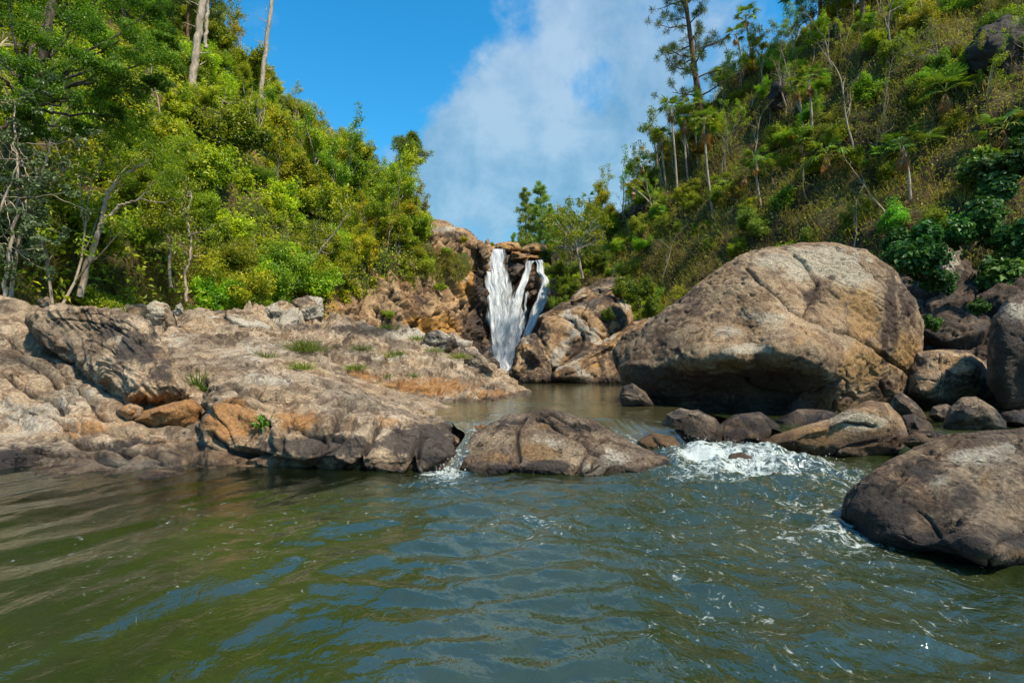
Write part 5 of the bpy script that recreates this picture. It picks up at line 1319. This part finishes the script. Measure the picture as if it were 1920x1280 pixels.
# bright tree beside the falls, and low bushes round it
rr = rs(15); limbs = [limb([(1093, 522), (1087, 495), (1082, 470), (1078, 440)], 41, .11, .05, 71)]; tips = []
for _ in range(85):
    a = rr.normal(size=2); a /= np.linalg.norm(a); a *= rr.rand() ** .5
    x, y = 1082 + a[0] * 62, 432 + a[1] * 62; tips.append(P(x, y, 41 + rr.normal() * .9))
    if rr.rand() < .4:
        limbs.append(limb([(1082, 470), ((1082 + x) / 2, (470 + y) / 2 - 4), (x, y)], 41, .03, .01, 72, 4, .04))
own_tree('bright_tree', 'bright yellow-green round tree on a pale stem right of the waterfall', 'tree', limbs, tips, .42, 46, .15, .55, M_BARK_PALE, M_LEAF, P(1093, 524, 41), (1.1, 1.05, .9), .8, 9)
for bx, by, s, Y, nm, c in ((1052, 512, .8, 44, 'dark green bush at the right lip of the waterfall', (.6, .75, .9)), (1058, 545, .8, 41, 'light green bush on the rocks right of the falls', (.9, 1, .8)), (1045, 575, .6, 38, 'low bush on the ledge above the split slab', (.8, .95, .8)),
                           (1110, 500, .9, 43, 'bush under the bright round tree', (.7, .8, .8)), (1020, 480, .6, 53, 'small bush behind the waterfall crest', (.8, .9, .9)), (1165, 545, .7, 36, 'bush above the flat-topped slab', (.8, .9, .8)), (1140, 590, .4, 34.5, 'tiny bush on the face of the split slab', (.8, .9, .8)),
                           (1200, 560, .8, 34, 'green bush between slab and giant boulder', (.8, .9, .7)), (1225, 585, .6, 31, 'leafy bush touching the giant boulder left shoulder', (.8, .9, .7)), (921, 456, .35, 55, 'tiny bush on the waterfall crest', (1.2, 1.2, 1)), (1060, 610, .3, 36, 'weed in the crack of the split slab', (.8, .9, .7))):
    plant('b', 'fall_bush', BUSH[R.randint(4)], P(bx, by + 12, Y), s, R.rand() * 6, c, cat='bush', label=nm)
for i, (bx, Y, h) in enumerate(((986, 76, 11.5), (1003, 80, 10.8), (1012, 76, 12.4), (1028, 84, 10.5), (1042, 90, 11), (1056, 86, 10), (962, 84, 7.5), (975, 90, 8), (952, 95, 7.5), (1072, 80, 9.5), (1088, 86, 10), (1100, 78, 9.5), (1120, 84, 10.5), (1142, 88, 12), (997, 92, 9), (1034, 74, 9))):
    p = np.array([(bx - 960) / FPX * Y, Y, 11.6 + .02 * (Y - 53) + 1.2])
    plant('b', 'distant_pine', PINES[i % 3], p, h / 12, R.rand() * 6, jig(R, (3.9, 3.9, 2.4), .08), (0, 0), 'distant pine', 'pine', 'pines on the terrace above the falls', px=(bx, 400))  # far crowns coloured paler in place of haze


# ---- rock showing through the right slope, plus a dark crag painting a hollow's shade
DK = lambda V, N: rock_attrs(V, .85, .1, .1, .3)
for lb, ol, mt, sd in (('dark crag standing in for a shaded hollow near the top right corner', [(1822, 135), (1816, 95), (1840, 55), (1885, 35), (1940, 40), (1975, 90), (1950, 150), (1880, 165)], M_BANK, 181),
                       ('brown crag left of the white-trunked palm', [(1438, 195), (1446, 160), (1470, 135), (1495, 128), (1506, 150), (1492, 190), (1462, 210)], M_BANK, 182),
                       ('small grey crag in the middle of the right slope', [(1835, 398), (1842, 375), (1865, 368), (1880, 385), (1872, 405), (1850, 410)], M_BANK, 183),
                       ('grey crag among shrubs above the dark bank', [(1752, 520), (1758, 480), (1775, 455), (1795, 468), (1800, 500), (1785, 530)], M_GRANITE, 184),
                       ('low brown crag in the shade above the bright round tree', [(1180, 405), (1188, 385), (1212, 378), (1228, 392), (1222, 410), (1198, 414)], M_BANK, 185)):
    q_ = np.mean(ol, 0); Y_ = find(HRV, *q_)[1] - (.3 if sd != 184 else 2.0); w_ = np.ptp(np.array(ol), axis=0).max() / FPX * Y_
    boulder('slope_crag', lb, ol, Y_, w_ * .3, w_ * .4, mt, 6, seed=sd, amp=1.6, fr=0.8, attr=DK if mt is M_BANK else PALE, cat='rock')

# ---- palms
def frond_mesh(name, seed, mat, n=15, rad=.62, pet=.55, droop=.5, sweep=2.5):
    r = rs(seed); parts = []; tint = []
    pts = np.array([[0, 0, 0], [pet * .5, 0, .10 * pet], [pet, 0, .02]]); V, F = tube(pts, [.016, .012, .009], 4); parts.append((V, F)); tint += [.8] * len(V)
    for i in range(n):
        a = (i / (n - 1) - .5) * sweep; L = rad * (.8 + .2 * math.cos(a)) * (.85 + .3 * r.rand()); d = np.array([math.cos(a), math.sin(a), 0.0]); s = np.array([-math.sin(a), math.cos(a), 0]) * .032
        c0 = pts[-1]; c1 = c0 + d * L * .55 + np.array([0, 0, -.05 * droop]); c2 = c0 + d * L + np.array([0, 0, -.38 * droop * (.6 + .6 * r.rand())])
        Vq = np.array([c0 - s * .3, c0 + s * .3, c1 + s, c1 - s, c2 + s * .15, c2 - s * .15]); parts.append((Vq, np.array([[0, 1, 2, 3], [3, 2, 4, 5]]))); tint += [float(np.clip(.4 + .3 * r.normal(), 0, 1))] * 6
    V, F = join(parts)
    return mesh(name, V, F, mat, False, {'tint': np.array(tint)})


FR_M = [frond_mesh('frond', 400 + i, M_PALM, droop=.4 + .3 * i) for i in range(3)]
DF_M = [frond_mesh('dead_frond', 410 + i, M_PALM_DEAD, 9, .5, .35, 1.2, 1.2) for i in range(2)]


def palm(label, tx, ty, bx, by, scale=1.0, live=13, dead=5, col=(1.9, 1.8, 1.3), trunk=True, Y=None):
    base = find(HRV, bx, by) if Y is None else P(bx, by, Y); scale = scale * .82
    Y = base[1]; top = P(tx, ty, Y - .2); o = link('fan_palm', None, None, base); r = rs(int(tx * 7 + ty))
    if trunk:
        A = cr(np.array([[0, 0, -.3], (top - base) * .5 + np.array([r.normal() * .08, 0, 0]), top - base]), 10); V, F = tube(A, np.linspace(.085, .06, 10) * scale ** .5, 7); link('trunk', mesh('trunk', V, F, M_BARK_PALE), o)
    for i in range(live):
        f = link('frond', FR_M[r.randint(3)], o, top - base); f.rotation_euler = (0, -(1.15 - 1.5 * (i / live)) + r.normal() * .12, i * 2.4 + r.rand() * .5); s = scale * (.85 + .3 * r.rand()); f.scale = (s, s, s); f.color = (*jig(r, col, .12), 1)
    for i in range(dead):
        f = link('dead_frond', DF_M[r.randint(2)], o, top - base - np.array([0, 0, .12 * scale])); f.rotation_euler = (0, 1.0 + r.rand() * .35, i * 2.4 + r.rand()); s = scale * (.8 + .4 * r.rand()); f.scale = (s, s, s); f.color = (1, 1, 1, 1)
    tag(o, label, 'palm', 'fan palms on the right hillside')


for a in (('tall fan palm with a straight pale trunk in the middle of the right slope', 1320, 232, 1336, 402, 1.35, 14, 6), ('fan palm with an orange skirt below the tall pine', 1258, 205, 1266, 375, 1.3, 13, 9), ('short thick-trunked fan palm above the giant boulder', 1418, 302, 1426, 385, 1.1, 12, 3),
          ('white-trunked fan palm under the dark overhang of the upper slope', 1517, 150, 1521, 268, 1.2, 12, 6), ('fan palm just left of the white-trunked palm', 1493, 160, 1502, 232, 1.1, 9, 7), ('fan palm standing against the sky right of the tall pine', 1398, 30, 1404, 105, 1.2, 13, 4),
          ('lower fan palm beside the tall pine trunk at skyline', 1380, 65, 1386, 115, 1.1, 10, 6), ('stout fan palm with brown skirt in the right centre of the slope', 1692, 275, 1700, 365, 1.2, 13, 6, (.8, .9, .8)), ('small yellow-headed palm leaning left over the slope', 1186, 352, 1226, 396, .9, 8, 4, (3.2, 1.9, .5)),
          ('palm with many orange fronds left of the straight-trunked palm', 1285, 225, 1290, 340, 1.25, 11, 10), ('slim palm at the left edge of the palm cluster', 1240, 258, 1250, 345, 1.1, 9, 8), ('palm crown rising behind the orange-skirted palms', 1300, 200, 1304, 300, 1.2, 13, 2), ('palm at the skyline between falls and tall pine', 1205, 310, 1212, 380, 1.0, 11, 5),
          ('small orange-tipped palm near the bright round tree', 1105, 372, 1112, 440, 1.0, 6, 7)):
    palm(*a)
for a in (('trunkless fan palm clump with brown hanging skirt at upper right', 1772, 172, 1776, 215, 1.3, 11, 10), ('low fan palm clump beneath the stout brown-skirted palm', 1655, 295, 1658, 320, 1.2, 10, 4), ('low fan palm clump right of the thick-trunked palm', 1550, 290, 1552, 315, 1.3, 11, 5), ('low fan palm clump at the foot of the straight palm', 1350, 345, 1352, 365, 1.1, 9, 4),
          ('yellow-green fan palm clump above the giant boulder crown', 1505, 270, 1508, 295, 1.2, 10, 4, (1.3, 1.2, .8)), ('fan palm clump at the right edge of the slope', 1880, 240, 1884, 260, 1.2, 10, 3), ('palmetto clump beside the grey twigs at far right', 1735, 270, 1738, 290, 1.1, 9, 3), ('bronze palmetto clump left of the thick-trunked palm', 1395, 325, 1397, 345, 1.1, 7, 8), ('palmetto clump below the leaning yellow palm', 1240, 395, 1242, 412, 1.1, 9, 3)):
    palm(*a, trunk=False)

# ---- shrubs hugging the right boulders
for bx, by, Y, s, nm in ((1700, 500, 16.6, .75, 'glossy dark shrub right of the giant boulder crown'), (1740, 510, 16.4, .7, 'glossy shrub above the grey block'), (1735, 465, 17, .7, 'glossy shrub highest above the grey block'), (1690, 470, 17.4, .6, 'glossy shrub peeping over the giant boulder right shoulder'),
                         (1775, 540, 16.2, .5, 'small glossy shrub on the dark stony bank'), (1745, 615, 15.4, .3, 'weed on the dark bank beside the giant boulder'), (1835, 585, 15.6, .3, 'weed left of the tall edge boulder'), (1885, 470, 16.4, .8, 'glossy shrub above the tall edge boulder'), (1850, 430, 17, .8, 'glossy shrub upper left of the tall edge boulder'),
                         (1900, 330, 17.5, .9, 'broad-leaved vine mass at the right frame edge'), (1870, 380, 17.6, .8, 'broad-leaved vine mass left of the right frame edge'), (1810, 455, 17, .6, 'broad-leaved shrub in the middle of the dark right bank')):
    plant('b', 'glossy_shrub', VINE[R.randint(3)], P(bx, by, Y), s, R.rand() * 6, jig(R, (.9, 1.05, 1.1), .1), (-.2, -.15), cat='shrub', label=nm)


# ------------------------------------------------------------------ ground cover nobody could count
def area_points(G, N, n, seed, ok):
    r = rs(seed); V = G.reshape(-1, 3); Nn = N.reshape(-1, 3); nr, nc = G.shape[:2]
    F = grid_faces(nr, nc); A = np.linalg.norm(np.cross(V[F[:, 1]] - V[F[:, 0]], V[F[:, 3]] - V[F[:, 0]]), axis=1)
    c = proj(V[F].mean(1)); m = ok(c, V[F].mean(1)); A = A * m
    # nearer slopes show more of every plant, so they get more of them
    i = r.choice(len(F), n, p=A / A.sum()); a, b = r.rand(n)[:, None], r.rand(n)[:, None]
    return (V[F[i, 0]] * (1 - a) + V[F[i, 1]] * a) * (1 - b) + (V[F[i, 3]] * (1 - a) + V[F[i, 2]] * a) * b, Nn[F[i, 0]], r


def cover_leaves(name, label, G, N, n, seed, mat, size, hgt, ok, col, aspect=.5, bias=0.0, cat='undergrowth'):
    p, nn, r = area_points(G, N, n, seed, ok)
    p = p + nn * (r.rand(n) ** 1.5 * hgt)[:, None]
    V, F = leaves(p, nn * .6 + r.normal(size=(n, 3)) * .6 + np.array([0, 0, .4]), np.full(n, size), aspect, r)
    tint = np.clip(.42 + bias + .35 * fbm(p * .35, seed, 3) + .18 * r.normal(size=n), 0, 1)
    o = link(name, mesh(name, V, F, mat, False, {'tint': np.repeat(tint, 4)})); o.color = (*col, 1)
    tag(o, label, cat, None, 'stuff')


def blades(p, nn, r, L, wid, lean, bow):
    n = len(p); d = nn * .35 + np.array([0, 0, .8]) + r.normal(size=(n, 3)) * lean; d /= np.linalg.norm(d, axis=1)[:, None]
    L = (L * (.5 + r.rand(n)))[:, None]; s = np.cross(d, r.normal(size=(n, 3))); s /= np.linalg.norm(s, axis=1)[:, None] + 1e-9; s = s * wid
    out = nn * np.array([1, 1, 0]) + r.normal(size=(n, 3)) * .4; m = p + d * L * .6 + out * L * .08 * bow; e = p + d * L * .75 + out * L * .35 * bow - np.array([0, 0, 1]) * L * .25 * bow
    V = np.stack([p - s, p + s, m + s * .8, m - s * .8, e, e + s * .1], 1)
    b = np.arange(n)[:, None] * 6
    return V.reshape(-1, 3), np.concatenate([b + np.array([[0, 1, 2, 3]]), b + np.array([[3, 2, 5, 4]])], 0)


def cover_grass(name, label, G, N, n, seed, mat, L, wid, ok, col, bias=0.0, bow=1.0, cat='grass', patch=.5):
    p, nn, r = area_points(G, N, n, seed, ok)
    keep = fbm(p * patch, seed + 2, 2) + .35 * r.normal(size=n) > -.1; p, nn = p[keep], nn[keep]
    V, F = blades(p, nn, r, L, wid, .3, bow)
    tint = np.clip(.42 + bias + .35 * fbm(p * .4, seed, 3) + .18 * r.normal(size=len(p)), 0, 1)
    o = link(name, mesh(name, V, F, mat, False, {'tint': np.repeat(tint, 6)})); o.color = (*col, 1)
    tag(o, label, cat, None, 'stuff')


INL = lambda q, p: (q[:, 0] > -60) & (q[:, 0] < 800) & (q[:, 1] > -60) & (q[:, 1] < 660) & (p[:, 1] > 11)
INR = lambda q, p: (q[:, 0] > 1030) & (q[:, 0] < 1990) & (q[:, 1] > -40) & (q[:, 1] < 720) & ~((q[:, 0] > 1280) & (q[:, 0] < 1680) & (q[:, 1] > 560))
cover_leaves('undergrowth', 'low green undergrowth covering the left hillside', HL, HLN, 90000, 501, M_LEAF, .17, .75, INL, (1.6, 1.6, .9))
cover_leaves('undergrowth', 'low tangled undergrowth covering the right hillside', HR, HRN, 120000, 502, M_SCRUB, .12, .6, INR, (1.7, 2.0, .8))
cover_grass('dry_grass', 'dry brown and olive grass hanging down the right hillside', HR, HRN, 95000, 503, M_GRASS, .75, .010, INR, (2.3, 2.0, 1.3), bow=1.3)
cover_grass('bank_grass', 'dry grass and fern at the foot of the left wood', HL, HLN, 26000, 504, M_GRASS, .55, .008, lambda q, p: (q[:, 0] > -60) & (q[:, 0] < 600) & (q[:, 1] > 480) & (q[:, 1] < 640), (.9, .9, .6), bow=.8)
CG = CLV.reshape(190, 330, 3); CN = CLN.reshape(190, 330, 3)
cover_grass('cliff_grass', 'yellow grass clinging to the top of the cliff', CG, CN, 34000, 505, M_GRASS, .6, .016, lambda q, p: (q[:, 1] < np.interp(q[:, 0], [480, 600, 660, 700, 760, 800, 850, 880, 900], [560, 490, 475, 500, 490, 530, 545, 510, 440])) & (q[:, 1] > np.interp(q[:, 0], [480, 740, 790, 840, 870, 900], [400, 440, 470, 475, 485, 500])) & (q[:, 0] < 885) & (p[:, 1] < 52), (1.35, 1.35, .8), .15, .7, patch=.35)
cover_leaves('cliff_weeds', 'small green weeds along the cliff ledges', CG, CN, 14000, 506, M_LEAF, .16, .5, lambda q, p: (q[:, 1] < np.interp(q[:, 0], [480, 600, 700, 800, 850, 900], [590, 500, 490, 520, 530, 450])) & (q[:, 0] < 880) & (q[:, 1] > np.interp(q[:, 0], [480, 740, 790, 850, 900], [400, 445, 472, 480, 490])) & (p[:, 1] < 52), (1.1, 1.0, .8), cat='weeds')

# ------------------------------------------------------------------ tufts on the rocks
ROCKV = np.concatenate([np.array([v.co[:] for v in bpy.data.objects[n].data.vertices]) for n in ('rock_shelf', 'rock_ridge')])


def tuft(name, label, px, py, n, L, wid, spread, col, seed, mat=None, bow=1.0, lean=.35, cat='grass tuft'):
    r = rs(seed); b = find(ROCKV, px, py, 5); p = r.normal(size=(n, 3)) * np.array([spread, spread, 0]); nn = p / (spread + 1e-6) * .6 + np.array([0, 0, .3])
    p[:, 2] -= .03
    V, F = blades(p, nn, r, L, wid, lean, bow)
    o = link(name, mesh(name, V, F, mat or M_TUFT, False, {'tint': np.repeat(np.clip(.5 + .25 * r.normal(size=n), 0, 1), 6)}), None, b); o.color = (*col, 1)
    tag(o, label, cat)


for i, (lb, x, y, n, L, sp, c) in enumerate((
        ('tall olive grass clump in the hollow behind the shelf', 572, 655, 420, .55, .16, (.8, .8, .7)), ('bright green grass in front of the tall olive clump', 568, 688, 220, .3, .12, (1.1, 1.1, .8)), ('bright green grass tuft in the middle of the ridge', 668, 690, 260, .26, .12, (1.1, 1.1, .8)),
        ('bright grass tuft near the right end of the ridge', 862, 668, 260, .36, .13, (1.1, 1.1, .8)), ('small dark weed low on the ridge', 780, 706, 90, .2, .06, (.6, .8, .7)), ('tiny weed left of the small dark weed', 727, 702, 70, .15, .035, (.7, .9, .7)), ('grey-green grass tuft upper middle of the ridge', 745, 665, 160, .3, .1, (.8, .85, .9)),
        ('yellowish grass tuft beside the grey-green tuft', 728, 668, 140, .28, .1, (1.2, 1.0, .9)), ('grass between white-capped rocks at the back of the ridge', 780, 632, 220, .35, .16, (1.0, 1.1, .8)), ('yellow grass tuft right of the white-capped rock', 812, 655, 150, .3, .12, (1.0, 1.0, .8)), ('dark shrubby tuft on the ridge crest before the cliff', 725, 602, 240, .4, .15, (.45, .55, .5)),
        ('olive tuft left of the bright ridge tuft', 675, 655, 160, .4, .14, (.6, .62, .7)), ('dry tuft at the left end of the ridge', 500, 665, 120, .25, .12, (.9, .8, .8)))):
    tuft('grass_tuft', lb, x, y, n, L * .68, .005, sp * .9, c, 600 + i, None, 1.1, .5)
tuft('sapling', 'small upright weed in the crack beside the rounded hump', 372, 722, 60, .34, .006, .025, (.7, .85, .7), 630, None, .4, .28, 'weed')
tuft('sapling', 'bushy little weed at the base of the upright crack weed', 382, 727, 110, .14, .008, .045, (.7, .9, .7), 631, None, .6, .4, 'weed')
tuft('rosette_plant', 'bright green rosette plant growing from the ochre block edge', 490, 795, 60, .17, .016, .03, (.6, 1.0, .6), 632, None, 1.1, .5, 'plant')

# ------------------------------------------------------------------ labels that single out every scattered plant
LM = [('the bare white trunk', 498, 90), ('the thick pine trunk', 370, 90), ('the leaning skyline pine', 760, 285), ('the pale forked trunk', 190, 440), ('the cliff block', 720, 540), ('the dark spreading tree', 170, 130), ('the grey-leaved tree', 50, 380),
      ('the crooked pale tree', 400, 270), ('the tall leaning pine', 1300, 110), ('the giant boulder', 1470, 600), ('the straight-trunked palm', 1327, 320), ('the white-trunked palm', 1519, 210), ('the bright round tree', 1085, 440), ('the stout palm', 1695, 320),
      ('the brown-skirted palm clump', 1774, 195), ('the tall edge boulder', 1890, 620), ('the thick-trunked palm', 1422, 340)]
ORD = 'nearest|second nearest|third nearest|fourth nearest|fifth nearest|sixth nearest|seventh nearest|eighth nearest|ninth nearest|tenth nearest|eleventh nearest|twelfth nearest|thirteenth nearest|fourteenth nearest|fifteenth nearest|sixteenth nearest'.split('|')
DIRS = ['right of', 'upper right of', 'above', 'upper left of', 'left of', 'lower left of', 'below', 'lower right of']
buckets = {}
for o, desc, cat, group, q in PLANTS:
    j = min(range(len(LM)), key=lambda k: (q[0] - LM[k][1]) ** 2 + (q[1] - LM[k][2]) ** 2)
    dx, dy = q[0] - LM[j][1], LM[j][2] - q[1]
    dr = DIRS[int(round(math.atan2(dy, dx) / (math.pi / 4))) % 8]
    buckets.setdefault((desc, LM[j][0], dr), []).append((math.hypot(dx, dy), o, cat, group))
for (desc, lm, dr), L in buckets.items():
    L.sort(key=lambda e: e[0])
    for k, (_, o, cat, group) in enumerate(L):
        tag(o, f'{desc} {dr} {lm}' if len(L) == 1 else f'{desc} {dr} {lm}, {ORD[min(k, 15)]} to it', cat, group)
